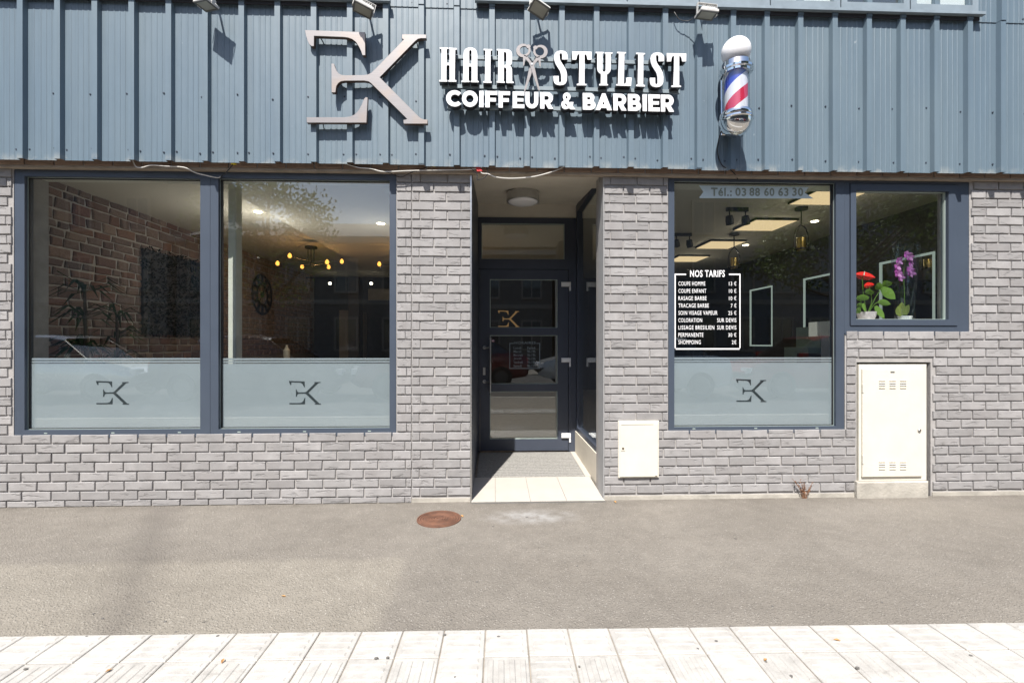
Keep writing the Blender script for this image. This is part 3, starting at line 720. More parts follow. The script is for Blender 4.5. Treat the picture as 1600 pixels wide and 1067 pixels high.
# price list in white vinyl
PY = GY - .0012
bits = []
def prect(a, b, c, d):
    p, q = W(a, b, PY), W(c, d, PY); return outline([[(p.x, q.z), (q.x, q.z), (q.x, p.z), (p.x, p.z)]], PY, .001)
fr = [(1054, 427.7, 1072, 429.9), (1139, 427.7, 1157, 429.9), (1054, 429.9, 1055.8, 546.2), (1155.4, 429.9, 1157, 546.2), (1054, 544, 1157, 546.2)]
for r_ in fr: bits.append(prect(*r_))
bits.append(text('NOS TARIFS', (1078.2, 422.2, 433, 1132.5, 422.2, 433), PY, .001, .02))
rows = [('COUPE HOMME', 1102, '13 €', 1139), ('COUPE ENFANT', 1103.5, '10 €', 1139), ('RASAGE BARBE', 1104, '10 €', 1139), ('TRACAGE BARBE', 1107.5, '7 €', 1142), ('SOIN VISAGE VAPEUR', 1121, '25 €', 1138), ('COLORATION', 1097, 'SUR DEVIS', 1120.5),
        ('LISSAGE BRESILIEN', 1116, 'SUR DEVIS', 1120.5), ('PERMANENTE', 1099, '30 €', 1138), ('SHOMPOING', 1095, '2€', 1143.5)]
for i, (a, ax, b, bx) in enumerate(rows):
    y = 440.0 + i * 11.42
    bits.append(text(a, (1060, y, y + 6.4, ax, y, y + 6.4), PY, .001, .003)); bits.append(text(b, (bx, y, y + 6.4, 1150.5, y, y + 6.4), PY, .001, .003))
mesh_obj('price_list', join_meshes(bits), 'vinyl_white', wC, 'white price list NOS TARIFS lettered on the window')
bn = [(1092, 290), (1264, 292.5), (1257, 301), (1271, 310.5), (1092, 309.8), (1099, 300)]
ban = mesh_obj('phone_banner', outline([[(lambda q: (q.x, q.z))(W(a, b, PY + .0005)) for a, b in bn]], PY + .0005, .0008), 'vinyl_blue', wC, 'pale banner with the telephone number across the window head')
for tx_, a_, b_ in (('Tél.:', 1111, 1143.5), ('03', 1149, 1166), ('88', 1171, 1187.5), ('60', 1194, 1210), ('63', 1216, 1232), ('30', 1238, 1255)):
    mesh_obj('digits', text(tx_, (a_, 293.4, 306.6, b_, 293.9, 306.9), PY - .0012, .0008, .025), 'vinyl_olive', wC)

# ------------------------------------------------------------------ recessed entrance
YD = 1.48                                       # face of the door frame
ZF0, ZF1 = 0.012, 0.062                          # ramped floor
ent = struct(MB().add([(X_L, 0.012, -.05), (X_R, 0.012, -.05), (X_R, YD + .1, -.05), (X_L, YD + .1, -.05), (X_L, 0.012, ZF0 - .008), (X_R, 0.012, ZF0 - .008), (X_R, YD + .1, ZF1 - .008), (X_L, YD + .1, ZF1 - .008)],
     [(0, 1, 2, 3), (4, 5, 6, 7), (0, 1, 5, 4), (1, 2, 6, 5), (2, 3, 7, 6), (3, 0, 4, 7)]).build('entrance_floor', 'joint'))
def fz(y): return ZF0 + (ZF1 - ZF0) * y / YD
YM = G(850, 745, 0.03).y                         # front edge of the mat
tx = [X_L - .002, WX(773), WX(829), WX(884.5), WX(938), X_R + .006]
tx = [X_L - .002] + [G(p, 787).x for p in (774, 829.5, 887)] + [X_R + .004]
def tile_slab(x0, x1, y0, y1):
    g = .0015
    return MB().add([(x, y, fz(y) + dz) for dz in (-.02, 0) for x, y in ((x0 + g, y0 + g), (x1 - g, y0 + g), (x1 - g, y1 - g), (x0 + g, y1 - g))],
                    [(3, 2, 1, 0), (4, 5, 6, 7), (0, 1, 5, 4), (1, 2, 6, 5), (2, 3, 7, 6), (3, 0, 4, 7)]).build('floor_tile', 'entry_tile', ent)
XM1 = WX(914, YM); 
for a, b in zip(tx[:-1], tx[1:]): tile_slab(a, b, -0.040, YM - .002)
tile_slab(XM1 + .004, X_R + .02, YM, YD)
MB().box(X_L, X_R + .004, -0.046, -0.040, -.01, 0.012).build('edge_trim', 'steel', ent)
mat = empty('entrance_mat', ((X_L + XM1) / 2, (YM + YD) / 2, fz(YM)))
tag(mat, 'dark grey ribbed entrance mat before the glass door', 'door mat')
nst = 17; dm = (YD - .02 - YM) / nst
mb1, mb2 = MB(), MB()
for i in range(nst):
    y0 = YM + i * dm
    (mb1).box(X_L + .02, XM1, y0 + .001, y0 + dm * .68, fz(y0) - .012, fz(y0) + .007); mb2.box(X_L + .02, XM1, y0 + dm * .70, y0 + dm * .98, fz(y0) - .012, fz(y0) + .003)
a = mb1.build('carpet_strips', 'mat_dark', mat); a['kind'] = 'stuff'; a = mb2.build('metal_strips', 'mat_alu', mat); a['kind'] = 'stuff'
# reveals, soffit and the wall above the door
yy = CAM.y + (X_R - CAM.x) / ((WX(936, 1.0) - CAM.x) / (1.0 - CAM.y))
zs_f = W(936, 289, yy).z; zs_b = W(830, 320, YD - .03).z
def zsof(y): return zs_f + (zs_b - zs_f) * (y - yy) / (YD - .03 - yy)
MB().add([(X_L - .2, .011, 2.70), (X_R + .3, .011, 2.70), (X_R + .3, YD + .2, zsof(YD + .2)), (X_L - .2, YD + .2, zsof(YD + .2)), (X_L - .2, .011, 3.4), (X_R + .3, .011, 3.4), (X_R + .3, YD + .2, 3.4), (X_L - .2, YD + .2, 3.4)],
         [(0, 3, 2, 1), (4, 5, 6, 7), (0, 1, 5, 4), (1, 2, 6, 5), (2, 3, 7, 6), (3, 0, 4, 7)]).build('entrance_soffit', 'plaster', shop)
MB().box(X_L - .12, X_L - .0005, 0.031, YD + .1, 0, 2.95).build('entrance_wall', 'frame_dark', shop, label='dark left side wall of the recessed entrance')
MB().box(X_R - .001, X_R + .0055, -0.003, 0.19, 0.0, 2.667).box(X_R, X_R + .03, .165, .189, 0.0, 2.75).build('entrance_reveal', 'plaster_grey', shop, label='grey plastered right edge of the recessed entrance')
zpl = W(934, 716, 0.2).z
MB().box(X_R + .02, X_R + .14, 0.19, YD, 0.0, zpl).build('entrance_plinth', 'plaster', shop, label='cream plinth under the side window of the entrance')
sw = MB()
def ring_yz(b, y0, y1, z0, z1, w, x0, x1):
    t = MB().ring(y0, y1, z0, z1, w, x0, x1); b.add([(v.y, v.x, v.z) for v in t.v], t.f)
ring_yz(sw, 0.19, YD - .001, zpl + .001, 2.86, (.03, .07, .05, .09), X_R + .03, X_R + .10)
side = sw.build('window', 'frame_dark', shop, label='narrow side window in the recessed entrance')
MB().box(X_R + .06, X_R + .066, 0.20, YD - .05, zpl + .04, 2.80).build('pane', 'glass', side)
ztop = W(800, 340, YD).z
MB().box(X_L, X_R + .1, YD + .01, YD + .12, ztop, 3.0).build('wall_above_door', 'plaster', shop)
# door frame, transom, door
dz0 = ZF1 + .004
fx0, fx1 = X_L + .001, X_R + .03
zt0, zt1 = WZ(800, 421, YD), ztop
lx0, lx1 = WX(750, YD), WX(888, YD)
df = MB().box(fx0, lx0 - .004, YD, YD + .08, dz0, ztop).box(lx1 + .004, fx1, YD, YD + .08, dz0, ztop)
q0, q1, r0, r1 = WX(752.5, YD), WX(882, YD), WZ(800, 405, YD), WZ(800, 349, YD)
df.box(lx0 - .004, lx1 + .004, YD, YD + .08, r1, ztop).box(lx0 - .004, lx1 + .004, YD, YD + .08, zt0 + .004, r0).box(lx0 - .004, q0, YD, YD + .08, r0, r1).box(q1, lx1 + .004, YD, YD + .08, r0, r1)
dfo = df.build('door_frame', 'frame_dark', shop)
MB().box(q0 - .004, q1 + .004, YD + .03, YD + .036, r0 - .004, r1 + .004).build('transom_pane', 'glass', dfo)
MB().ring(q0 - .001, q1 + .001, r0 - .001, r1 + .001, .006, YD + .012, YD + .032).build('glazing_bead', 'bead', dfo)
DYF = YD + .012
px0, px1 = WX(765.5, DYF), WX(871, DYF)
pz = [(WZ(800, 512, DYF), WZ(800, 436.5, DYF)), (WZ(800, 600, DYF), WZ(800, 524, DYF)), (WZ(800, 686, DYF), WZ(800, 611.5, DYF))]
lz0, lz1 = dz0 + .006, zt0
dl = MB().box(lx0, px0, DYF, DYF + .06, lz0, lz1).box(px1, lx1, DYF, DYF + .06, lz0, lz1)
edges = [lz0, pz[2][0], pz[2][1], pz[1][0], pz[1][1], pz[0][0], pz[0][1], lz1]
for a, b in zip(edges[0::2], edges[1::2]): dl.box(px0, px1, DYF, DYF + .06, a, b)
door = dl.build('door', 'frame_dark', shop, label='anthracite entrance door with three glass panes')
for a, b in pz:
    MB().box(px0 - .004, px1 + .004, DYF + .028, DYF + .034, a - .004, b + .004).build('pane', 'glass', door)
    MB().ring(px0 - .001, px1 + .001, a - .001, b + .001, .007, DYF + .010, DYF + .0295).build('glazing_bead', 'bead', door)
hx = WX(766, DYF - .07)
hb = MB().tube([(hx, DYF - .07, WZ(766, 614, DYF - .07)), (hx, DYF - .07, WZ(766, 527, DYF - .07))], .013, 12)
for r_ in (543, 596):
    z = WZ(760, r_, DYF); hb.tube([(WX(757, DYF), DYF, z), (WX(757, DYF), DYF - .05, z), (hx, DYF - .07, z)], .009, 8); hb.lathe((WX(757, DYF), DYF, z), [(.02, 0), (.02, .01), (0, .01)], (0, -1, 0), 16)
hb.build('handle', 'steel', door, smooth=True)
MB().cbox(WX(754.5, DYF), WX(758.5, DYF), DYF - .008, DYF, WZ(757, 586, DYF), WZ(757, 574, DYF), .003).build('lock', 'steel', door)
for r_ in (444.5, 562.5, 680):
    z = WZ(885, r_, DYF)
    MB().cbox(WX(877, DYF), WX(891.5, DYF), DYF - .024, DYF, z - .026, z + .026, .004).box(WX(889, DYF), WX(891.5, DYF), DYF - .02, DYF - .004, z - .075, z - .028).build('hinge', 'vinyl_white', door)
emblem(778, 485, 811.5, 511, DYF + .026, 'emblem', 'neon', door)
bits = []
def drect(a, b, c, d):
    p, q = W(a, b, DYF + .026), W(c, d, DYF + .026); return outline([[(p.x, q.z), (q.x, q.z), (q.x, p.z), (p.x, p.z)]], DYF + .026, .0008)
for r_ in ((796, 536, 797, 576), (842.8, 536, 843.8, 576), (797, 575, 842.8, 576), (797, 536, 803, 537), (838, 536, 842.8, 537)): bits.append(drect(*r_))
bits.append(text('HORAIRES', (804, 533.5, 537.5, 837, 533.5, 537.5), DYF + .026, .0008, .012))
for i, (a, b) in enumerate([('Lundi', 'Fermé'), ('Mardi', '9h-19h'), ('Mercredi', '9h-19h'), ('Jeudi', '9h-19h'), ('Vendredi', '9h-19h'), ('Samedi', '9h-19h')]):
    y = 541.5 + i * 5.6
    bits.append(text(a, (802.5, y, y + 4, 811 + len(a) * .7, y, y + 4), DYF + .026, .0008, .012)); bits.append(text(b, (824, y, y + 4, 836.5, y, y + 4), DYF + .026, .0008, .012))
mesh_obj('opening_hours', join_meshes(bits), 'rail', door)
# ceiling lamp of the entrance
yc = 0.78
lc = W(817, 302, yc); zc_ = zsof(yc)
lamp = empty('ceiling_lamp', (lc.x, yc, zc_ - .10)); tag(lamp, 'round steel rimmed ceiling lamp over the entrance', 'lamp')
MB().lathe((lc.x, yc, zc_ + .02), [(.158, 0), (.162, -.02), (.162, -.085), (.150, -.090), (.149, -.080)], seg=40).build('rim', 'steel', lamp, smooth=True)
MB().lathe((lc.x, yc, zc_ + .02), [(.149, -.082), (.14, -.095), (.10, -.106), (.05, -.111), (0, -.112)], seg=40).build('diffuser', 'globe', lamp, smooth=True)

# ------------------------------------------------------------------ signs on the cladding
LY = CY - RIB - .075                             # front plane of the letters
def letter_px(L, ox, oy, s, y): return px_loop(L, ox, oy, s, y)
EY = CY - .070
ek = empty('monogram_sign', W(575, 200, CY)); tag(ek, 'large brushed steel EK monogram letters on the cladding', 'sign')
for nm, L in (('letter_e_top', EK_E1), ('letter_k', EK_K), ('letter_e_foot', EK_E2)):
    lp = letter_px(L, 470, 40, 6.276, EY)
    p = mesh_obj('letter_stroke', outline([lp], EY, .008, .0012), 'brushed', ek)
    mesh_obj('return_edge', outline([lp], EY + .0162, .024), 'bronze', p)
pins = MB()
for a, b in ((500, 58), (560, 60), (500, 188), (565, 188), (525, 125), (540, 121), (650, 62), (655, 190), (600, 110), (620, 150)):
    p = W(a, b, EY); pins.tube([(p.x, EY + .02, p.z), (p.x, CY - .001, p.z)], .005, 6)
pins.build('standoff_pins', 'galv', ek)['kind'] = 'stuff'

HAIR = {
 'h': [[(57, 120), (160, 122), (160, 138), (145, 140), (145, 312), (180, 312), (180, 140), (168, 138), (168, 123), (272, 130), (272, 146), (250, 148), (245, 525), (265, 530), (265, 547), (165, 547), (165, 530), (180, 527), (180, 342), (142, 342), (140, 525), (152, 528), (152, 547), (50, 545), (50, 528), (78, 525), (80, 140), (57, 136)]],
 'a': [[(330, 538), (348, 535), (355, 200), (360, 165), (380, 138), (410, 125), (440, 121), (470, 124), (500, 138), (518, 165), (527, 205), (527, 537), (543, 540), (543, 555), (443, 553), (443, 540), (455, 537), (455, 358), (418, 358), (418, 535), (430, 538), (430, 552), (330, 552)], [(425, 325), (425, 165), (432, 155), (440, 152), (448, 155), (455, 165), (455, 325)]],
 'i': [[(605, 138), (712, 143), (712, 158), (692, 160), (690, 543), (705, 546), (705, 562), (600, 559), (600, 543), (622, 540), (628, 158), (605, 154)]],
 'r': [[(770, 140), (895, 143), (930, 152), (952, 172), (961, 205), (960, 305), (950, 335), (935, 351), (952, 368), (960, 395), (962, 545), (980, 548), (980, 565), (890, 563), (890, 390), (884, 374), (870, 370), (858, 370), (858, 545), (870, 548), (870, 562), (768, 558), (768, 543), (785, 540), (790, 160), (770, 156)], [(858, 175), (876, 177), (886, 184), (890, 198), (890, 322), (886, 334), (874, 340), (858, 340)]],
}
S_ = [(222, 165), (222, 120), (213, 95), (192, 76), (150, 68), (108, 77), (84, 98), (74, 132), (78, 175), (92, 215), (138, 288), (150, 330), (153, 398), (148, 410), (140, 415), (130, 412), (125, 402), (125, 345), (68, 345), (69, 395), (78, 420), (98, 437), (136, 445), (175, 440), (200, 424), (213, 392), (215, 335), (206, 285), (182, 240), (146, 186), (136, 160), (133, 112), (138, 101), (147, 97), (157, 101), (162, 112), (162, 165)]
T_ = [(272, 78), (482, 82), (480, 168), (437, 168), (430, 128), (420, 112), (405, 109), (405, 430), (425, 432), (425, 446), (322, 446), (322, 430), (345, 428), (350, 107), (334, 110), (324, 126), (316, 168), (272, 168)]
STY = {
 's': [S_], 't': [T_],
 'y': [[(527, 83), (612, 85), (612, 98), (600, 100), (600, 283), (606, 296), (617, 300), (628, 296), (635, 283), (635, 102), (625, 100), (625, 88), (710, 90), (710, 102), (692, 104), (690, 268), (684, 295), (668, 315), (648, 328), (648, 432), (660, 434), (660, 447), (565, 447), (565, 432), (583, 430), (583, 322), (562, 308), (547, 288), (543, 262), (543, 100), (527, 97)]],
 'l': [[(760, 83), (855, 87), (855, 100), (838, 102), (832, 430), (848, 428), (856, 412), (862, 362), (917, 362), (910, 453), (750, 448), (750, 434), (770, 432), (778, 100), (760, 97)]],
 'i': [[(967, 92), (1062, 97), (1062, 110), (1044, 112), (1042, 440), (1062, 444), (1062, 460), (967, 455), (967, 440), (985, 438), (988, 110), (967, 106)]],
 's2': [[(a + 1047, b + 20) for a, b in S_]], 't2': [[(a + 1028, b + 19) for a, b in T_]],
}
hs = empty('shop_name_sign', W(880, 170, CY)); tag(hs, 'white channel letters HAIR STYLIST mounted on rails above the entrance', 'sign')
def channel(loops, parent, y):
    p = mesh_obj('letter', outline(loops, y, .008), 'sign_white', parent)
    mesh_obj('letter_return', outline(loops, y + .0305, .052), 'sign_black', p)
for k_, L in HAIR.items(): channel([letter_px(q_, 680, 60, 8.0, LY) for q_ in L], hs, LY)
for k_, L in STY.items(): channel([letter_px(q_, 855, 70, 6.957, LY) for q_ in L], hs, LY)
def rail(pxa, pya, pxb, pyb, parent, h=.022):
    p, q = W(pxa, pya, CY - RIB - .02), W(pxb, pyb, CY - RIB - .02)
    b = MB(); y0, y1 = CY - RIB - .022, CY - RIB - .001
    b.add([(p.x, y0, p.z - h), (q.x, y0, q.z - h), (q.x, y0, q.z + h * .3), (p.x, y0, p.z + h * .3), (p.x, y1, p.z - h), (q.x, y1, q.z - h), (q.x, y1, q.z + h * .3), (p.x, y1, p.z + h * .3)],
          [(0, 1, 2, 3), (7, 6, 5, 4), (0, 4, 5, 1), (1, 5, 6, 2), (2, 6, 7, 3), (3, 7, 4, 0)])
    return b.build('mounting_rail', 'rail', parent)
rail(690, 87, 1062, 98, hs); rail(690, 133, 1062, 142, hs)
# scissors emblem between the words
sc_ = empty('scissors_sign', W(831, 140, CY)); tag(sc_, 'brushed steel open scissors emblem between HAIR and STYLIST', 'sign')
def ell(cx, cy, rx, ry, n=28, a0=0): return [(cx + rx * math.cos(a0 + 2 * math.pi * k / n), cy + ry * math.sin(a0 + 2 * math.pi * k / n)) for k in range(n)]
def scissor_half(mir):
    f = (lambda L: [((2416 - a) if mir else a, b + (14 if mir else 0)) for a, b in L])
    blade = [(1098, 226), (1118, 205), (1150, 228), (1185, 275), (1215, 318), (1245, 380), (1275, 520), (1306, 640), (1300, 668), (1286, 640), (1222, 460), (1196, 370), (1170, 310), (1128, 262), (1120, 300), (1112, 345), (1100, 350), (1098, 300)]
    yb = LY + (.006 if mir else .0)
    bl = mesh_obj('blade', outline([letter_px(f(blade), 680, 60, 8.0, yb)], yb, .006), 'brushed', sc_)
    rg = [ell(1098, 162, 86, 84), ell(1112, 160, 56, 54)]
    kn = ell(1165, 110, 26, 24)
    arc = [(1110, 215), (1145, 228), (1175, 205), (1192, 170), (1188, 130), (1165, 115), (1165, 150), (1160, 180), (1140, 200)]
    mesh_obj('finger_ring', outline([letter_px(f(q_), 680, 60, 8.0, yb + .0105) for q_ in rg], yb + .0105, .014), 'brushed', sc_)
    mesh_obj('finger_rest', outline([letter_px(f(arc), 680, 60, 8.0, yb - .002)], yb - .002, .010), 'brushed', sc_)
    mesh_obj('knob', outline([letter_px(f(kn), 680, 60, 8.0, yb + .002)], yb + .002, .012), 'brushed', sc_)
scissor_half(False); scissor_half(True)
p = W(831, 101, LY); MB().tube([(p.x, LY - .006, p.z), (p.x, CY - RIB, p.z)], .008, 10).build('pivot', 'steel', sc_)
sub = empty('subtitle_sign', W(875, 175, CY)); tag(sub, 'white block letters COIFFEUR & BARBIER below the shop name', 'sign')
# geometric bold capitals drawn in a unit cell (width, loops)
def arcp(cx, cy, rx, ry, a0, a1, n=14): return [(cx + rx * math.cos(R(a0 + (a1 - a0) * k / n)), cy + ry * math.sin(R(a0 + (a1 - a0) * k / n))) for k in range(n + 1)]
def bowl(x, y0, y1, r): return [(x, y0)] + arcp(x, (y0 + y1) / 2, r, (y1 - y0) / 2, -90, 90, 10) + [(x, y1)]
GLY = {
 'C': [arcp(.5, .5, .5, .5, 42, 318, 22) + arcp(.52, .5, .25, .25, 318, 42, 14)],
 'O': [arcp(.5, .5, .5, .5, 0, 345, 23), arcp(.5, .5, .24, .24, 0, 340, 17)],
 'I': [[(0, 0), (.26, 0), (.26, 1), (0, 1)]],
 'F': [[(0, 0), (.27, 0), (.27, .36), (.66, .36), (.66, .58), (.27, .58), (.27, .77), (.74, .77), (.74, 1), (0, 1)]],
 'E': [[(0, 0), (.74, 0), (.74, .23), (.27, .23), (.27, .40), (.68, .40), (.68, .60), (.27, .60), (.27, .77), (.74, .77), (.74, 1), (0, 1)]],
 'U': [[(0, 1), (0, .40)] + arcp(.41, .41, .41, .41, 180, 360, 14) + [(.82, 1), (.56, 1), (.56, .40)] + arcp(.41, .40, .15, .16, 0, -180, 8) + [(.26, 1)]],
 'R': [[(0, 0), (.27, 0), (.27, .30), (.34, .30), (.52, 0), (.84, 0), (.62, .34)] + arcp(.47, .655, .345, .345, -50, 90, 10) + [(0, 1)], [(.27, .52)] + arcp(.44, .655, .11, .125, -90, 90, 8) + [(.27, .78)]],
 'B': [[(0, 0)] + arcp(.46, .29, .32, .29, -90, 52, 9) + arcp(.43, .74, .28, .26, -30, 90, 9) + [(0, 1)], [(.27, .22), (.46, .22), (.50, .30), (.46, .37), (.27, .37)], [(.27, .61), (.43, .61), (.47, .69), (.43, .77), (.27, .77)]],
 'A': [[(0, 0), (.28, 0), (.33, .13), (.67, .13), (.72, 0), (1.0, 0), (.60, 1), (.40, 1)], [(.43, .34), (.57, .34), (.5, .56)]],
 '&': [[(.30, 0), (.52, .07), (.60, 0), (.92, 0), (.74, .22), (.80, .44), (.57, .44), (.55, .40), (.46, .50)] + arcp(.36, .75, .25, .25, -20, 205, 14) + [(.17, .52), (.03, .42), (.0, .25), (.08, .08), (.20, .01)], [(.34, .62), (.42, .70), (.38, .80), (.31, .80), (.27, .71)], [(.28, .37), (.44, .20), (.32, .18), (.24, .26)]],
}
# measured left edges, cap tops and baselines in the photo
spans = [('C', 697, 720.5), ('O', 721.8, 746.5), ('I', 749, 755.5), ('F', 758.3, 777), ('F', 779, 797), ('E', 801, 819.3), ('U', 821, 841), ('R', 844, 864.5), ('&', 876.8, 899), ('B', 910.5, 930.5), ('A', 930.5, 955.8), ('R', 958.3, 979), ('B', 981, 1001.5), ('I', 1004, 1010.5), ('E', 1013, 1030.8), ('R', 1032.5, 1053)]
for ch, a, b in spans:
    L = GLY[ch]; wmax = max(x for q_ in L for x, y in q_)
    def mp(x, y):
        u = a + (b - a) * x / wmax; t_ = (u - 697) / 356
        p = W(u, (166.8 + 8.6 * t_) * (1 - y) + (141.5 + 7.6 * t_) * y, LY); return (p.x, p.z)
    channel([[mp(x, y) for x, y in q_] for q_ in L], sub, LY)
rail(699, 165, 1052, 172, sub)

# barber pole
bx, bz0 = W(1150, 200, CY - .17).x, W(1150, 203, CY - .17).z
PYB = CY - .17
bz1 = W(1150, 72, PYB).z                         # centre of the globe
pole = empty('barber_pole', (bx, CY - RIB, bz0)); tag(pole, 'barber pole with red, white and blue stripes and a white globe on the cladding', 'barber pole')
zl, zu = W(1150, 172, PYB - .08).z, W(1150, 106, PYB - .08).z
MB().lathe((bx, PYB, 0), [(.084, zl + .005), (.084, zu)], seg=40).build('striped_cylinder', 'stripes', pole, smooth=True, origin=(bx, PYB, zl))
MB().lathe((bx, PYB, 0), [(.098, zl), (.098, zu)], seg=40).build('glass_tube', 'glass_clear', pole, smooth=True)
MB().lathe((bx, PYB, 0), [(.090, zl + .015), (.114, zl + .012), (.117, zl + .004), (.117, zl - .022), (.112, zl - .028), (.125, zl - .034), (.125, zl - .046), (.116, zl - .052), (.112, zl - .075), (.096, zl - .112), (.070, zl - .142), (.035, zl - .160), (0, zl - .165)], seg=40).build('lower_cap', 'chrome', pole, smooth=True)
MB().lathe((bx, PYB, 0), [(.090, zu - .015), (.108, zu - .012), (.110, zu + .004), (.123, zu + .010), (.125, zu + .026), (.112, zu + .032), (.108, zu + .048), (.104, zu + .075), (.085, zu + .080), (.060, zu + .082)], seg=40).build('upper_cap', 'chrome', pole, smooth=True)
gr = .108; gz = zu + .08 + gr * .82
MB().lathe((bx, PYB, gz), [(gr * math.sin(R(t)), -gr * math.cos(R(t))) for t in range(30, 181, 10)], seg=36).build('globe', 'globe', pole, smooth=True)
for z in (zl - .02, zu + .02):
    MB().box(bx - .05, bx + .05, PYB + .09, CY - RIB + .001, z - .022, z + .022).build('wall_bracket', 'chrome', pole)
MB().cbox(bx - .055, bx + .055, CY - RIB - .012, CY - RIB + .001, zl - .10, zu + .06, .004).build('back_plate', 'chrome', pole)

# floodlights on short arms
def floodlight(px, py, yaw, tilt, roll, label):
    p = W(px, py, CY - .15); root = empty('floodlight', p)
    tag(root, label, 'floodlight')
    Rm = Matrix.Rotation(R(yaw), 3, 'Z') @ Matrix.Rotation(R(roll), 3, 'Y') @ Matrix.Rotation(R(tilt), 3, 'X')
    def put(b): b.v = [Rm @ v + p for v in b.v]; return b
    w, h, d = .072, .052, .042            # the lens looks along local -Z
    b = MB().add([(-w, -h, 0), (w, -h, 0), (w, h, 0), (-w, h, 0), (-w, -h, .016), (w, -h, .016), (w, h, .016), (-w, h, .016), (-w * .6, -h * .6, d), (w * .6, -h * .6, d), (w * .6, h * .6, d), (-w * .6, h * .6, d)],
                 [(0, 3, 2, 1), (0, 1, 5, 4), (1, 2, 6, 5), (2, 3, 7, 6), (3, 0, 4, 7), (4, 5, 9, 8), (5, 6, 10, 9), (6, 7, 11, 10), (7, 4, 8, 11), (8, 9, 10, 11)])
    for k_ in range(-3, 4): b.box(k_ * .016 - .002, k_ * .016 + .002, -h * .7, h * .7, .02, d + .008)
    put(b).build('housing', 'lamp_body', root)
    put(MB().ring(-w, w, -h, h, .012, 0, .008)).v
    r_ = MB(); t_ = MB().ring(-w + .001, w - .001, -h + .001, h - .001, .012, 0, .006); r_.add([(v.x, v.z, -v.y) for v in t_.v], t_.f); put(r_).build('rim', 'lamp_dark', root)
    put(MB().box(-w + .012, w - .012, -h + .012, h - .012, -.003, -.0005)).build('lens', 'lamp_glass', root)
    br = MB().box(-w - .008, -w - .004, -.012, .012, -.004, .085).box(w + .004, w + .008, -.012, .012, -.004, .085).box(-w - .004, w + .004, -.012, .012, .0815, .085)
    put(br).build('bracket', 'lamp_body', root)
    top = Rm @ Vector((0, 0, .083)) + p
    end = Vector((top.x - .012, CY - RIB * .0 + .004, top.z + .01))
    MB().tube([top, (top + end) / 2, end], .009, 6).build('arm', 'galv', root)
    return root
floodlight(322, 9, -25, -6, 8, 'floodlight above the bare cladding left of the monogram')
floodlight(567, 16, 22, -8, 14, 'floodlight above the EK monogram')
floodlight(842, 15, 24, -26, 16, 'floodlight above the scissors emblem')
floodlight(1104, 24, 4, 0, 2, 'floodlight with a hanging cable beside the barber pole')

# cables
def smooth_path(pts, n=6):
    pts = [Vector(p) for p in pts]; out = []
    for i in range(len(pts) - 1):
        p0, p1, p2, p3 = pts[max(i - 1, 0)], pts[i], pts[i + 1], pts[min(i + 2, len(pts) - 1)]
        for k in range(n):
            t = k / n
            out.append(0.5 * ((2 * p1) + (p2 - p0) * t + (2 * p0 - 5 * p1 + 4 * p2 - p3) * t * t + (3 * p1 - p0 - 3 * p2 + p3) * t ** 3))
    return out + [pts[-1]]
def cable(pxs, r, mat, label):
    o = MB().tube(smooth_path([W(a, b, y) for a, b, y in pxs]), r, 6).build('cable', mat, smooth=True)
    return tag(o, label, 'cable')
LYc = -.066
cable([(205, 244, CY + .02), (212, 260, LYc), (222, 262, LYc), (236, 258.5, LYc), (260, 260, LYc), (288, 262, LYc), (305, 270, -.03), (325, 275, -.02), (340, 278, .004), (345, 276, .011)], .0042, 'cable_white', 'thin white cable sagging before the double window head')
cable([(345, 277, .008), (355, 268, -.04), (365, 255, LYc), (366, 247, CY + .02)], .004, 'cable_black', 'short dark cable hanging over the window mullion')
cable([(520, 248, CY + .02), (540, 256, LYc), (560, 262, LYc), (580, 264, LYc), (600, 268.5, LYc), (640, 267, LYc), (690, 266, LYc), (735, 265, LYc), (755, 260, LYc), (762, 250, CY + .02)], .0042, 'cable_white', 'white cable strung across the top of the left brick pier')
cable([(545, 257, LYc), (575, 264, LYc + .02), (605, 269, LYc), (625, 277, -.008), (640, 271, -.04), (665, 262, LYc), (675, 252, CY + .02)], .003, 'cable_black', 'thin dark cable tangled with the white one over the pier')
cable([(748, 256, CY + .02), (752, 270, LYc), (763, 272, LYc), (775, 277, LYc), (800, 279, LYc), (835, 276, LYc), (870, 266, LYc), (890, 255, CY + .02)], .0042, 'cable_white', 'white cable sagging across the entrance opening')
cable([(735, 263, LYc), (745, 272, LYc), (746, 281, LYc - .005), (758, 277, LYc), (762, 268, LYc), (755, 250, CY + .02)], .0038, 'cable_black', 'looped black cable hanging at the entrance corner')
cable([(1050, 13, CY - .02), (1055, 22, CY - .045), (1062, 31, CY - .05), (1075, 33, CY - .06), (1088, 26, CY - .10), (1097, 19, CY - .14)], .0035, 'cable_black', 'cable loop hanging from the floodlight beside the barber pole')
cable([(1128, 204, CY - RIB - .02), (1123, 218, CY - .02), (1121, 238, CY - .012), (1128, 258, CY - .012), (1140, 265, LYc), (1148, 272, -.04), (1153, 281, FY - .004)], .004, 'cable_black', 'black cable running down from the barber pole')
p = W(747, 264, LYc); o = MB().add([(p.x - .022, LYc - .008, p.z + .025), (p.x + .016, LYc - .008, p.z + .02), (p.x + .034, LYc - .008, p.z - .02), (p.x - .008, LYc - .008, p.z - .022), (p.x - .022, LYc + .008, p.z + .025), (p.x + .016, LYc + .008, p.z + .02), (p.x + .034, LYc + .008, p.z - .02), (p.x - .008, LYc + .008, p.z - .022)],
      [(0, 1, 2, 3), (7, 6, 5, 4), (0, 4, 5, 1), (1, 5, 6, 2), (2, 6, 7, 3), (3, 7, 4, 0)]).build('cable_clip', 'red'); tag(o, 'red cable clip at the entrance corner', 'clip')
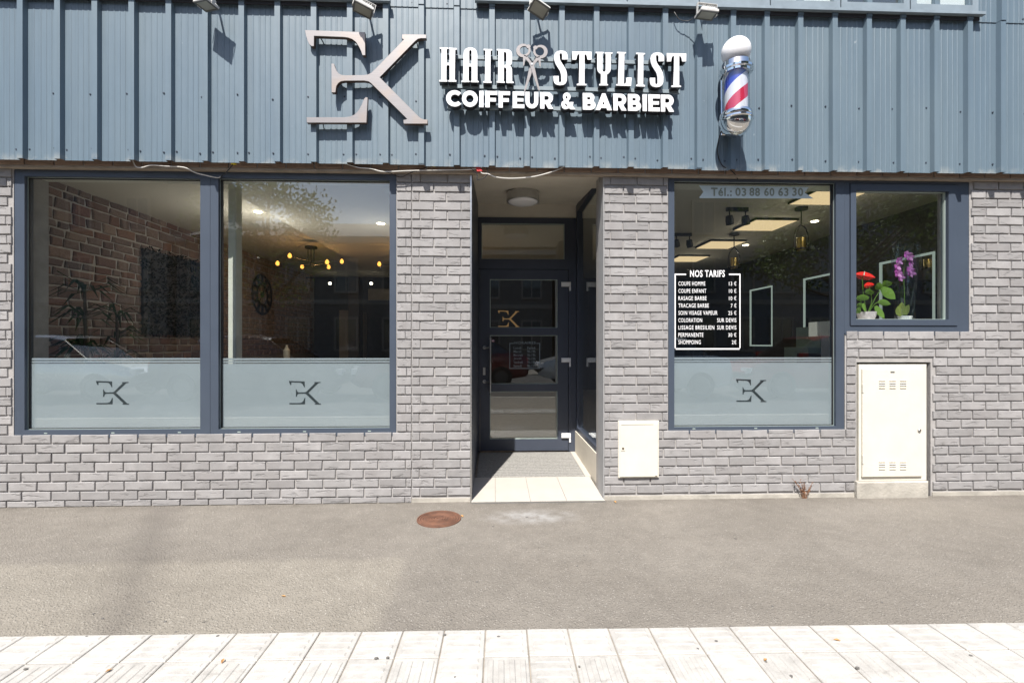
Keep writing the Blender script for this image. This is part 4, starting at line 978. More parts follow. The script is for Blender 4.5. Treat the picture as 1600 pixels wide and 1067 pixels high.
p = W(365, 256, LYc); o = MB().cbox(p.x - .016, p.x + .016, LYc - .01, LYc + .01, p.z - .006, p.z + .008, .003).build('cable_clip', 'yellow'); tag(o, 'yellow cable connector over the window mullion', 'clip')
p = W(678, 258, LYc); o = MB().cbox(p.x - .011, p.x + .011, LYc - .01, LYc + .022, p.z - .007, p.z + .007, .003).build('cable_clip', 'yellow'); tag(o, 'yellow cable connector over the brick pier', 'clip')

# ------------------------------------------------------------------ meter boxes
g0x, g1x, gz_0, gz_1 = WX(966.5, -.02), WX(1030, -.02), WZ(1000, 746.5, -.02), WZ(1000, 657.5, -.02)
gas = empty('meter_box', ((g0x + g1x) / 2, 0, gz_0)); tag(gas, 'small cream meter box set in the brick pier by the entrance', 'meter box')
MB().cbox(g0x, g1x, -.018, .06, gz_0, gz_1, .004).build('frame', 'cream_metal', gas)
MB().cbox(g0x + .012, g1x - .012, -.024, -.0185, gz_0 + .010, gz_1 - .020, .002).build('door', 'cream_metal', gas)
MB().box(g0x + .02, g1x - .05, -.0255, -.0245, gz_1 - .030, gz_1 - .0275).build('seam', 'hole', gas)
lx, lz = WX(973.5, -.024), WZ(973.5, 700.5, -.024)
MB().lathe((lx, -.0235, lz), [(.009, 0), (.009, .003), (.005, .004), (0, .002)], (0, -1, 0), 14).build('lock', 'hole', gas)
MB().box(lx - .017, lx + .017, -.0252, -.0242, lz - .022, lz - .0195).build('slot', 'hole', gas)
MB().box(g1x - .035, g1x - .02, -.0255, -.0242, gz_0 + .014, gz_0 + .018).build('slot', 'hole', gas)

c0, c1 = WX(1343, -.01), WX(1449, -.01); cz0, cz1 = WZ(1395, 751, -.01), WZ(1395, 569.5, -.01)
cab = empty('electric_cabinet', ((c0 + c1) / 2, 0, 0)); tag(cab, 'tall cream metal utility cabinet on a concrete foot in the brick wall', 'cabinet')
MB().cbox(c0, c1, -.004, .24, cz0, cz1, .003).build('housing', 'cream_metal', cab)
d0, d1, e0_, e1_ = WX(1347.5, -.02), WX(1441.5, -.02), WZ(1395, 744.5, -.02), WZ(1395, 576.5, -.02)
cdoor = MB().cbox(d0, d1, -.022, -.0035, e0_, e1_, .0025).build('door', 'cream_metal', cab)
for vx in (1378, 1394.5, 1411):
    for rw in list(594 + 3.7 * k for k in range(4)) + list(720.5 + 3.7 * k for k in range(4)):
        p = W(vx, rw, -.022); w = .026
        MB().add([(p.x - w, -.0225, p.z), (p.x + w, -.0225, p.z), (p.x + w, -.0290, p.z - .004), (p.x - w, -.0290, p.z - .004), (p.x + w, -.0225, p.z - .010), (p.x - w, -.0225, p.z - .010)], [(0, 1, 2, 3), (3, 2, 4, 5), (0, 3, 5), (1, 4, 2)]).build('vent_louvre', 'cream_metal', cdoor)
        MB().box(p.x - w, p.x + w, -.0227, -.0215, p.z - .0135, p.z - .0095).build('vent_slot', 'hole', cdoor)
p = W(1436, 672, -.022); MB().lathe((p.x, -.0215, p.z), [(.014, 0), (.014, .008), (.010, .012), (0, .012)], (0, -1, 0), 16).build('lock', 'steel', cdoor)
MB().box(p.x - .004, p.x + .004, -.034, -.0335, p.z - .007, p.z + .007).build('keyhole', 'hole', cdoor)
p = W(1394.5, 581, -.022); MB().box(p.x - .018, p.x + .018, -.0232, -.0215, p.z - .008, p.z + .004).build('plate', 'steel', cdoor)
for rw in (607, 718): p = W(1348.5, rw, -.02); MB().box(p.x - .007, p.x + .004, -.026, -.0125, p.z - .035, p.z + .035).build('hinge', 'cream_metal', cab)
bb = MB(); w0, w1 = WX(1339.5, -.03), WX(1451, -.03)
bb.cbox(w0, w1, -.034, .22, -.03, cz0 - .001, .008).build('foot', 'concrete', cab)
# dark reveal around the cabinet niche
MB().box(CAB0 - .006, CAB1 + .008, .245, .30, 0, CABZ).build('niche_back', 'mortar', shop)

# weed and fallen leaves
def weed(px, py, n, label, hgt):
    base = G(px, py); base.y = min(base.y, -.008); b = MB()
    for k in range(n):
        a = random.uniform(-1.2, 1.2); h = hgt * random.uniform(.35, 1)
        b.tube([base + Vector((random.uniform(-.02, .02), random.uniform(-.01, 0), -.004)), base + Vector((a * h * .3, -.012 + random.uniform(-.01, .004), h * .6)), base + Vector((a * h * .6, -.016 + random.uniform(-.015, .005), h))], [.0022, .0016, .0006], 5)
        for q_ in range(5):
            t = base + Vector((a * h * (.3 + .06 * q_), -.016, h * (.55 + .1 * q_))); d_ = Vector((random.uniform(-1, 1), random.uniform(-.6, .2), random.uniform(-.3, 1))).normalized() * .014; e_ = Vector((random.uniform(-1, 1), random.uniform(-1, 1), random.uniform(-1, 1))).normalized() * .005
            b.add([t, t + d_ * .5 + e_, t + d_, t + d_ * .5 - e_], [(0, 1, 2, 3)])
    o = b.build('weed', 'twig'); return tag(o, label, 'weed')
weed(1256, 778, 16, 'dry reddish weed at the wall foot under the price list window', .19)
leaf_px = [(960, 782, 'brown leaf curled at the wall foot by the entrance step'), (722, 806, 'pale leaf beside the rusty manhole cover'), (170, 1052, 'yellow leaf on the white tiles below the EK double window'), (1196, 1035, 'yellow leaf on the white tiles below the price list window'), (348, 1037, 'tan leaf in a tile joint below the window mullion'), (443, 931, 'yellow leaf on the asphalt below the chandelier window'), (1308, 1004, 'orange leaf scrap on the white tiles')]
for a, b, lab in leaf_px:
    p = G(a, b, .004); r = .014 if b > 900 else .022; zz = .016 if b > 985 else .004; an = random.uniform(0, 6); u = Vector((math.cos(an), math.sin(an), 0)); v = Vector((-u.y, u.x, 0))
    base = Vector((p.x, min(p.y, -.05), zz))
    o = MB().add([base - u * r, base - v * r * .45 + Vector((0, 0, .004)), base + u * r + Vector((0, 0, .003)), base + v * r * .45 + Vector((0, 0, .005)), base - Vector((0, 0, .001))], [(0, 1, 4), (1, 2, 4), (2, 3, 4), (3, 0, 4)]).build('fallen_leaf', 'leaf_fallen')
    tag(o, lab, 'leaf')

def glow(parent, loc, power, col, r=.05, down=False):  # bare light hung below a fixture to fill in the room
    ld = bpy.data.lights.new('lamp_fill', 'SPOT' if down else 'POINT'); ld.energy = power; ld.color = col; ld.shadow_soft_size = r
    if down: ld.spot_size = R(140); ld.spot_blend = .6
    o = bpy.data.objects.new('lamp_fill', ld); COL.objects.link(o); o.parent = parent; o.location = Vector(loc) - wpos(parent); return o
# ------------------------------------------------------------------ inside the salon
IX0, IX1, IY1, IZ0, IZ1 = -4.72, 5.42, 8.6, 0.06, 3.04
MB().box(IX0, X_L - .12, 0.30, YD + .1, -.02, IZ0).build('interior_floor', 'floor_in', shop)
MB().box(X_R + .14, IX1, 0.30, YD + .1, -.02, IZ0).build('interior_floor', 'floor_in', shop)
MB().box(IX0, IX1, YD + .101, IY1, -.02, IZ0).build('interior_floor', 'floor_in', shop)
MB().box(IX0 - .1, IX1 + .1, 0.30, IY1, IZ1, IZ1 + .1).build('interior_ceiling', 'ceiling', shop)
MB().box(-2.86, WX(620, 0), .30, 6.5, IZ1 - .10, IZ1 - .001).build('ceiling_bulkhead', 'ceiling', shop)
MB().box(IX0 - .1, IX1 + .1, IY1, IY1 + .1, 0, IZ1).build('interior_wall', 'dark_wall', shop)
MB().box(IX1, IX1 + .1, 0.30, IY1, 0, IZ1 - .001).build('interior_wall', 'dark_wall', shop)
MB().box(WL, X_L - .2, .0855, .30, 2.6655, 3.35).build('head_beam', 'plaster_white', shop)
MB().box(X_R + .3, WR, .0855, .30, 2.6655, 3.35).build('head_beam', 'plaster_white', shop)
MB().box(WL, IX0 - .3, .3, .32, 0, 3.3).box(IX1 + .2, WR, .3, .32, 0, 3.3).build('interior_wall', 'dark_wall', shop)
# the entrance box seen from inside
MB().box(X_L - .14, X_L - .121, .30, YD + .1, 0, 3.0).build('interior_wall', 'wall_in', shop)
# window shelves
MB().box(A0, B1, .086, .34, AZ0 - .04, AZ0).build('window_shelf', 'plaster_white', shop)
MB().box(C1, D1, .086, .46, DZ0 - .02, gz0 - .006).build('window_shelf', 'plaster_white', shop)
MB().box(C0, C1, .086, .34, CZ0 - .04, CZ0).build('window_shelf', 'plaster_white', shop)
# stone wall on the left
sw_ = MB().box(IX0 - .12, IX0, .30, IY1, 0, IZ1).build('stone_wall', 'lime', shop, label='red brown sandstone wall inside the left room')
def stone_mesh():
    b = MB(); j = lambda s=.06: random.uniform(-s, s)
    o = [(-.5 + j(), -.5 + j(.08)), (0 + j(), -.5 + j(.08)), (.5 + j(), -.5 + j(.08)), (.5 + j(), .5 + j(.08)), (0 + j(), .5 + j(.08)), (-.5 + j(), .5 + j(.08))]
    vs_ = [(-.02, y, z) for y, z in o] + [(.012, y * .97, z * .95) for y, z in o] + [(.022 + j(.006), y * .8, z * .7) for y, z in o]
    fs = []
    for i in range(6):
        n = (i + 1) % 6; fs += [(i, n, 6 + n, 6 + i), (6 + i, 6 + n, 12 + n, 12 + i)]
    fs += [(12, 13, 16, 17), (13, 14, 15, 16)]
    me = bpy.data.meshes.new('stone'); me.from_pydata(vs_, [], fs); b = None; fixn(me); me.materials.append(M['stone']); return me
SM = [stone_mesh() for _ in range(9)]
z = 1.05; ns = 0; far_st = bmesh.new()
while z < IZ1 - .06:
    h = min(random.uniform(.085, .135), IZ1 - z); y = .34 + random.uniform(0, .2)
    while y < IY1 - .3:
        L = random.uniform(.13, .34); h2 = h if random.random() < .8 else h * .96
        if y < 4.0:
            o = place('stone', random.choice(SM), (IX0, y + L / 2, z + h / 2), sw_); o.scale = (1, L - .018, h2 - .016); ns += 1
        else:
            t_ = bmesh.new(); t_.from_mesh(random.choice(SM)); bmesh.ops.transform(t_, matrix=Matrix.LocRotScale(Vector((IX0, y + L / 2, z + h / 2)), None, Vector((1, L - .018, h2 - .016))), verts=t_.verts)
            tm_ = bpy.data.meshes.new('t'); t_.to_mesh(tm_); t_.free(); far_st.from_mesh(tm_); bpy.data.meshes.remove(tm_)
        y += L
    z += h
me = bpy.data.meshes.new('far_stones'); far_st.to_mesh(me); far_st.free(); me.materials.append(M['stone'])
o = place('far_stones', me, (0, 0, 0), sw_); o['kind'] = 'stuff'
print('stones', ns)

# column close behind the double window
cx = WX(362, .34)
o = MB().cbox(cx - .035, cx + .035, .345, .44, IZ0, IZ1 - .101, .006).build('column', 'plaster_white'); tag(o, 'slim white column standing close behind the double shop window', 'column')
o = MB().cbox(WX(546, 6.6), WX(563, 6.6), 6.5, 6.8, IZ0, 2.75, .01).build('column', 'dark_wall'); tag(o, 'dark square column deep inside the left room', 'column')
o = MB().cbox(-3.75, -3.35, 7.6, 8.59, IZ0, 2.1, .01).build('cupboard', 'wall_in'); tag(o, 'tall beige cupboard in the corner beyond the wall clock', 'cupboard')
o = MB().cbox(-3.30, -1.35, 8.50, 8.598, 2.42, 2.72, .01).build('lit_niche', 'wall_in'); tag(o, 'pale slab standing in for the lit niche high on the back wall of the left room', 'panel')  # paler colour stands in for the light on the niche
# moss panel
mp_ = empty('moss_panel', (IX0 + .02, 3.25, 1.5)); tag(mp_, 'dark green moss picture on the sandstone wall', 'picture')
MB().box(IX0 + .015, IX0 + .05, 2.58, 3.95, 1.42, 2.56).build('board', 'dark_wall', mp_)
b = MB()
for k in range(2600):
    c = Vector((IX0 + .05 + random.uniform(0, .05), random.uniform(2.55, 3.98), random.uniform(1.39, 2.59))); u = Vector((random.uniform(-.3, 1), random.uniform(-1, 1), random.uniform(-1, 1))).normalized() * random.uniform(.02, .05); v = u.cross(Vector((random.random(), random.random(), random.random()))).normalized() * .012
    b.add([c - v, c + u * .6 - v, c + u, c + v], [(0, 1, 2, 3)])
b.build('moss', 'moss', mp_)['kind'] = 'stuff'
# clock
ck = empty('wall_clock', (IX0 + .03, 5.78, 2.28)); tag(ck, 'large dark round wall clock with an open numeral ring', 'clock')
cc = (IX0 + .045, 5.78, 2.28)
MB().lathe(cc, [(.40, -.012), (.415, 0), (.40, .012), (.375, .012), (.375, -.012), (.40, -.012)], (1, 0, 0), 40).build('rim', 'black', ck)
MB().lathe(cc, [(.215, -.008), (.225, 0), (.215, .008), (.195, .008), (.195, -.008), (.215, -.008)], (1, 0, 0), 32).build('inner_ring', 'black', ck)
for k in range(12):
    a = k * math.pi / 6; d_ = Vector((0, math.sin(a), math.cos(a))); e_ = Vector((0, math.cos(a), -math.sin(a)))
    for s in (-1, 0, 1):
        p0 = Vector(cc) + d_ * .21 + e_ * s * .022; p1 = Vector(cc) + d_ * .385 + e_ * s * .030; MB().tube([p0, p1], .010, 4).build('numeral', 'black', ck)
MB().lathe(cc, [(.05, -.01), (.05, .012), (0, .015)], (1, 0, 0), 20).build('hub', 'black', ck)
MB().tube([Vector(cc) + Vector((.012, -.02, -.05)), Vector(cc) + Vector((.012, .07, .17))], .008, 4).build('hand', 'black', ck)
MB().tube([Vector(cc) + Vector((.016, .03, .03)), Vector(cc) + Vector((.016, -.2, -.19))], .006, 4).build('hand', 'black', ck)
# chandeliers
def chandelier(x, y, label):
    r = empty('chandelier', (x, y, 2.6)); tag(r, label, 'chandelier', 'chandeliers in the left room')
    MB().lathe((x, y, IZ1 - .10), [(.0, -.0), (.10, 0), (.10, -.035), (0, -.035)], seg=20).build('canopy', 'black', r)
    for s in (-.05, 0, .05): MB().tube([(x + s, y, IZ1 - .12), (x + s, y, 2.62 + abs(s))], .008, 6).build('rod', 'black', r)
    for k, (a, L, h) in enumerate(((8, .50, 2.70), (128, .50, 2.66), (248, .46, 2.70), (185, .54, 2.64), (320, .50, 2.62), (70, .44, 2.66))):
        e = Vector((x + L * math.cos(R(a)), y + L * math.sin(R(a)), h)); MB().tube([(x, y, h - .01), e], .007, 6).build('arm', 'black', r)
        MB().lathe(e, [(0, -.036), (.022, -.026), (.032, 0), (.024, .026), (.010, .045), (0, .045)], seg=12).build('bulb', 'bulb', r, smooth=True)
    glow(r, (x, y, 2.46), 4.0, (1.0, .50, .18), .015)
    return r
chandelier(-3.12, 4.25, 'black chandelier with amber globe bulbs near the wall clock')
chandelier(-1.42, 4.25, 'black chandelier with amber globe bulbs toward the entrance side of the left room')
def ball(name, c, r, mat, label, cat, grp=None):
    t = empty(name, c); tag(t, label, cat, grp)
    MB().lathe(c, [(0, -r), (r * .7, -r * .7), (r, 0), (r * .7, r * .7), (0, r)], seg=12).build('bulb', mat, t, smooth=True)
    MB().tube([(c[0], c[1], c[2] + r * .6), (c[0], c[1], c[2] + r + .05)], r * .5, 8).build('holder', 'black', t); return t
for px_ in (515.5, 580): 
    c = W(px_, 443, 7.9); ball('wall_spot', c, .035, 'spot', 'bright round spot lamp before the back wall, %s the dark column' % ('clock side of' if px_ < 540 else 'entrance side of'), 'spot lamp', 'spot lamps at the back of the left room')
tr_ = W(500, 434, 7.9); o = MB().box(W(478, 434, 7.9).x, W(592, 434, 7.9).x, 7.89, 7.93, tr_.z - .012, tr_.z + .012).build('light_rail', 'black'); tag(o, 'black light rail before the back wall', 'rail')
for i, (px_, py_) in enumerate(((403, 335), (595, 340))):
    y = 1.75 / ((HOR - py_) / FPX) + CAM.y; c = W(px_, py_, y); c.z = IZ1 - (.10 if -2.86 < c.x < -.8 else 0) - .002
    o = MB().lathe(c, [(0, -.006), (.045, -.006), (.055, 0), (.055, .004)], seg=16).build('downlight', 'spot'); tag(o, ('small lit downlight in the ceiling just behind the white column', 'small lit downlight in the ceiling of the left room nearest the brick pier')[i], 'downlight'); glow(o, c - Vector((0, 0, .60)), (14.0, 5.0)[i], (1.0, .90, .80), .015)  # added fill light floats well below the downlight to brighten the stone wall
# palm behind the left window
def palm(x, y, z0, h, n, label, mat, L0=.45):
    r = empty('potted_palm', (x, y, z0)); tag(r, label, 'plant')
    MB().lathe((x, y, z0), [(.0, 0), (.13, 0), (.17, .32), (.15, .32), (0, .30)], seg=20).build('pot', 'black', r)
    MB().tube([(x, y, z0 + .28), (x + .02, y, z0 + h * .6), (x, y, z0 + h)], [.025, .02, .012], 6).build('stem', 'bark', r)
    b = MB()
    for k in range(n):
        a = random.uniform(0, 6.28); zb = z0 + h * random.choice((.5, .68, .85, 1.0)) + random.uniform(-.04, .04); L = L0 * random.uniform(.6, 1); up = random.uniform(-.1, .7)
        d_ = Vector((math.cos(a), math.sin(a), 0)); s = Vector((-d_.y, d_.x, 0)) * .016; p0 = Vector((x, y, zb)); p1 = p0 + d_ * L * .5 + Vector((0, 0, L * .5 * up)); p2 = p0 + d_ * L + Vector((0, 0, L * (.6 * up - .35)))
        b.add([p0 - s * .4, p0 + s * .4, p1 + s, p2, p1 - s], [(0, 1, 2, 4), (4, 2, 3)])
    b.build('fronds', mat, r); return r
palm(-3.92, .80, IZ0, 1.75, 90, 'tall dark leaved palm in a pot behind the left shop window', 'leaf_dark')
palm(-4.25, 1.60, IZ0, 1.55, 60, 'lower spiky palm standing against the sandstone wall', 'leaf_dark')
p = W(448, 553, 4.0)
o = MB().lathe((p.x, 4.0, 1.02), [(0, 0), (.05, 0), (.05, .16), (.02, .21), (.02, .25), (0, .25)], seg=16).build('spray_bottle', 'cream_metal'); tag(o, 'pale bottle on the counter inside the left room', 'bottle')
o = MB().cbox(-2.9, -1.2, 3.7, 4.2, IZ0, 1.02, .01).build('counter', 'dark_wall'); tag(o, 'dark counter inside the left room', 'counter')

# right room: light panels, pendants, track spots, mirrors
for i, y in enumerate((1.22, 2.55, 3.90, 5.25)):
    t = empty('ceiling_light', (3.94, y + .3, IZ1 - .02)); tag(t, 'square warm ceiling light panel, %s from the shop window' % ('first', 'second', 'third', 'fourth')[i], 'ceiling light', 'ceiling light panels of the right room')
    glow(t, (3.94, y + .3, IZ1 - .25), 2.2, (1.0, .86, .66), .015)
    MB().box(3.63, 4.25, y, y + .62, IZ1 - .028, IZ1 - .0005).build('housing', 'black', t); MB().box(3.645, 4.235, y + .015, y + .605, IZ1 - .031, IZ1 - .0285).build('diffuser', 'panel', t)
def pendant(x, y, label):
    t = empty('pendant_lantern', (x, y, 2.5)); tag(t, label, 'lantern')
    MB().lathe((x, y, IZ1), [(0, 0), (.075, 0), (.075, -.035), (0, -.035)], seg=20).build('canopy', 'black', t)
    MB().tube([(x, y, IZ1 - .03), (x, y, 2.80)], .008, 6).build('rod', 'black', t)
    MB().tube(smooth_path([(x - .088, y, 2.50), (x - .086, y, 2.68), (x - .05, y, 2.77), (x, y, 2.81), (x + .05, y, 2.77), (x + .086, y, 2.68), (x + .088, y, 2.50)], 4), .010, 6).build('yoke', 'black', t)
    MB().lathe((x, y, 2.49), [(.095, 0), (.095, .02), (.085, .02), (.085, 0), (.095, 0)], seg=20).build('hoop', 'black', t)
    MB().lathe((x, y, 2.48), [(0, .0), (.050, 0), (.052, .17), (0, .17)], seg=20).build('shade', 'brass', t, smooth=True)
pendant(3.94, 2.04, 'black lantern pendant with a brass shade by the first light panel')
pendant(3.80, 3.46, 'black lantern pendant with a brass shade deeper in the right room')
def track(x, y, label):
    t = empty('track_spot', (x, y, 2.8)); tag(t, label, 'spotlight')
    MB().box(x - .14, x + .14, y - .02, y + .02, IZ1 - .05, IZ1).build('bar', 'black', t)
    for s in (-.10, .11):
        MB().tube([(x + s, y, IZ1 - .05), (x + s, y, IZ1 - .11)], .008, 6).build('stem', 'black', t)
        MB().lathe((x + s, y, IZ1 - .16), [(.0, .06), (.04, .055), (.05, 0), (.05, -.06), (.042, -.06), (.04, -.02), (0, -.02)], (-.3, -.3, 1), 16).build('spot_head', 'black', t, smooth=True)
        MB().lathe((x + s, y, IZ1 - .16), [(0, -.05), (.038, -.05)], (-.3, -.3, 1), 14).build('lens', 'spot', t)
track(3.12, 2.08, 'black double track spotlight by the first light panel'); track(2.98, 3.48, 'black double track spotlight deeper in the right room')
for i, (y0, y1) in enumerate(((1.70, 2.52), (3.31, 4.13), (5.05, 5.84))):
    t = empty('mirror', (IX1 - .03, (y0 + y1) / 2, 1.2)); tag(t, 'tall wall mirror with a lit pale frame, %s from the shop window' % ('first', 'second', 'third')[i], 'mirror', 'mirrors on the right wall')
    MB().box(IX1 - .03, IX1 - .001, y0, y1, 1.24, 2.42).build('glass', 'mirror', t)
    b = MB(); ring_yz(b, y0 - .001, y1 + .001, 1.239, 2.421, .028, IX1 - .042, IX1 - .031); b.build('lit_frame', 'led', t)
    cz = empty('styling_chair', (IX1 - 1.0, (y0 + y1) / 2, IZ0)); tag(cz, 'black styling chair at the %s lit mirror from the shop window' % ('first', 'second', 'third')[i], 'chair', 'styling chairs of the right room')
    X = IX1 - 1.0; Yc = (y0 + y1) / 2
    MB().cbox(X - .28, X + .28, Yc - .27, Yc + .27, .50, .62, .02).build('seat', 'black', cz); MB().cbox(X - .32, X - .22, Yc - .26, Yc + .26, .62, 1.16, .02).build('backrest', 'black', cz)
    MB().tube([(X, Yc, .06), (X, Yc, .5)], .04, 10).build('post', 'steel', cz); MB().lathe((X, Yc, IZ0), [(.28, 0), (.28, .02), (.05, .05), (0, .05)], seg=24).build('base', 'steel', cz)
for i, (px_, py_) in enumerate(((1212, 339), (1273, 341), (1165, 380), (1292, 418))):
    y = 1.75 / ((HOR - py_) / FPX) + CAM.y
    if py_ > 400: y = 6.6
    c = W(px_, py_, y); c.z = IZ1 - .002
    o = MB().lathe(c, [(0, -.006), (.04, -.006), (.05, 0), (.05, .004)], seg=16).build('downlight', 'spot'); tag(o, ('small lit downlight beside the second ceiling light panel', 'small lit downlight beside the first lantern pendant', 'small lit downlight beside the second lantern pendant', 'small lit downlight deep in the right room by the far wall')[i], 'downlight')
ct = W(1290, 545, 2.2)
o = MB().prism([(WX(1262, 2.2), IZ0), (WX(1300, 2.2) + .06, IZ0), (WX(1300, 2.2) + .06, 1.52), (WX(1282, 2.2), 1.52), (WX(1282, 2.2), 1.24), (WX(1262, 2.2), 1.24)], 'y', 2.2, 2.7).build('reception_desk', 'teal'); tag(o, 'pale teal stepped reception desk behind the price list window', 'desk')
o = MB().cbox(WX(1400, .35), WX(1416, .35), .34, .36, gz0 - .02, gz0 + .004, .002).build('shelf_edge', 'plaster_white', shop)

# flowers on the sill of the small window
SZ = gz0 - .006
def leaf_blade(b, base, tip, width, sag=.02, fold=.3):
    base, tip = Vector(base), Vector(tip); d = tip - base; s = d.cross(Vector((0, 1, 0.2)))
    if s.length < 1e-6: s = Vector((1, 0, 0))
    s = s.normalized() * width; up = s.cross(d).normalized() * width * fold
    n = 6; vs_ = []; fs = []
    for k in range(n + 1):
        t = k / n; w = math.sin(math.pi * min(1, t * .92 + .08)) ** .7; c = base + d * t - Vector((0, 0, sag * t * t)); vs_ += [c - s * w + up * w, c, c + s * w + up * w]
    for k in range(n):
        i = k * 3; fs += [(i, i + 1, i + 4, i + 3), (i + 1, i + 2, i + 5, i + 4)]
    b.add(vs_, fs)
YA = .24
def P(px_, py_, y=YA): return W(px_, py_, y)
an = empty('potted_anthurium', (P(1354, 495).x, YA, SZ)); tag(an, 'potted anthurium with red flowers on the sill of the small window', 'plant')
pc = P(1354, 495)
MB().lathe((pc.x, YA, SZ), [(0, 0), (.052, 0), (.070, .05), (.075, .085), (.062, .08), (0, .075)], seg=20).build('pot', 'paper', an, smooth=True)
b = MB()
for p0, p1, p2 in (((1354, 488), (1349, 460), (1347, 428)), ((1356, 488), (1362, 470), (1358, 447)), ((1357, 488), (1368, 465), (1379, 449)), ((1354, 486), (1345, 472), (1340, 462)), ((1357, 488), (1366, 476), (1372, 472))):
    b.tube(smooth_path([P(*p0), P(p1[0], p1[1], YA - .02), P(p2[0], p2[1], YA - .03)], 4), .0035, 6)
b.build('stems', 'leaf_house', an)
for a, c, w in (((1379, 449), (1399, 464), .045), ((1379, 450), (1368, 443), .035), ((1372, 472), (1392, 472), .028), ((1358, 466), (1337, 463), .03), ((1352, 458), (1366, 453), .03), ((1368, 478), (1382, 494), .028), ((1348, 480), (1339, 472), .022), ((1350, 474), (1352, 484), .02), ((1380, 447), (1394, 438), .036), ((1345, 488), (1337, 480), .03)):
    b = MB(); leaf_blade(b, P(a[0], a[1], YA - .02), P(c[0], c[1], YA - .06), w); b.build('leaf', 'leaf_house', an, smooth=True)
for a, c, w in (((1338, 429), (1368, 434), .036), ((1366, 445), (1350, 447), .026)):
    b = MB(); leaf_blade(b, P(a[0], a[1], YA - .03), P(c[0], c[1], YA - .06), w, -.0, .55); b.build('flower', 'petal_red', an, smooth=True)
p = P(1351, 424, YA - .05); MB().tube([P(1350, 430, YA - .05), p], [.006, .003], 6).build('spadix', 'cream_metal', an)
oc = empty('wrapped_orchid', (P(1414, 497, .26).x, .26, SZ)); tag(oc, 'purple orchid in clear wrapping on the sill of the small window', 'plant')
YO = .26; oc_x = P(1414, 497, YO).x
MB().lathe((oc_x, YO, SZ), [(0, 0), (.045, 0), (.055, .05), (0, .045)], seg=18).build('pot', 'vinyl_white', oc)
MB().tube(smooth_path([(oc_x, YO, SZ + .04), P(1413, 455, YO), P(1412, 425, YO), P(1416, 402, YO)], 4), .0035, 6).build('stem', 'leaf_house', oc)
for a, c, w in (((1412, 492), (1409, 472), .035), ((1416, 492), (1420, 476), .032), ((1408, 494), (1403, 478), .028)):
    b = MB(); leaf_blade(b, P(a[0], a[1], YO - .03), P(c[0], c[1], YO - .05), w, 0, .4); b.build('leaf', 'orchid_leaf', oc, smooth=True)
for px_, py_ in ((1404, 408), (1421, 402), (1403, 417), (1423, 412), (1404, 428), (1422, 421), (1406, 434), (1424, 427), (1417, 398), (1402, 423)):
    c = P(px_ + random.uniform(-1, 1), py_, YO - .04 + random.uniform(-.02, .03)); b = MB()
    for k in range(5):
        a = k * 1.2566 + random.uniform(-.3, .3); t = c + Vector((math.cos(a) * .036, random.uniform(-.020, .004), math.sin(a) * .036)); leaf_blade(b, c, t, .019 if k % 2 else .013, 0, .25)
    b.build('flower', 'petal_pink', oc)
wr = []
for k in range(25):
    a = 2 * math.pi * k / 24; wr.append(a)
zt_ = P(1414, 381, YO).z; vs_ = []; fs = []
for i in range(7):
    t = i / 6
    for k in range(24):
        a = wr[k]; r = (.075 + .035 * t) * (1 + .10 * math.sin(a * 5 + t * 4) + .05 * math.sin(a * 9 - t * 7)); vs_.append((oc_x + r * math.cos(a), YO + r * .75 * math.sin(a), SZ + .004 + (zt_ - SZ) * t + (.012 * math.sin(a * 4) if i == 6 else 0)))
for i in range(6):
    for k in range(24): fs.append((i * 24 + k, i * 24 + (k + 1) % 24, (i + 1) * 24 + (k + 1) % 24, (i + 1) * 24 + k))
MB().add(vs_, fs).build('wrapping', 'glass_clear', oc)

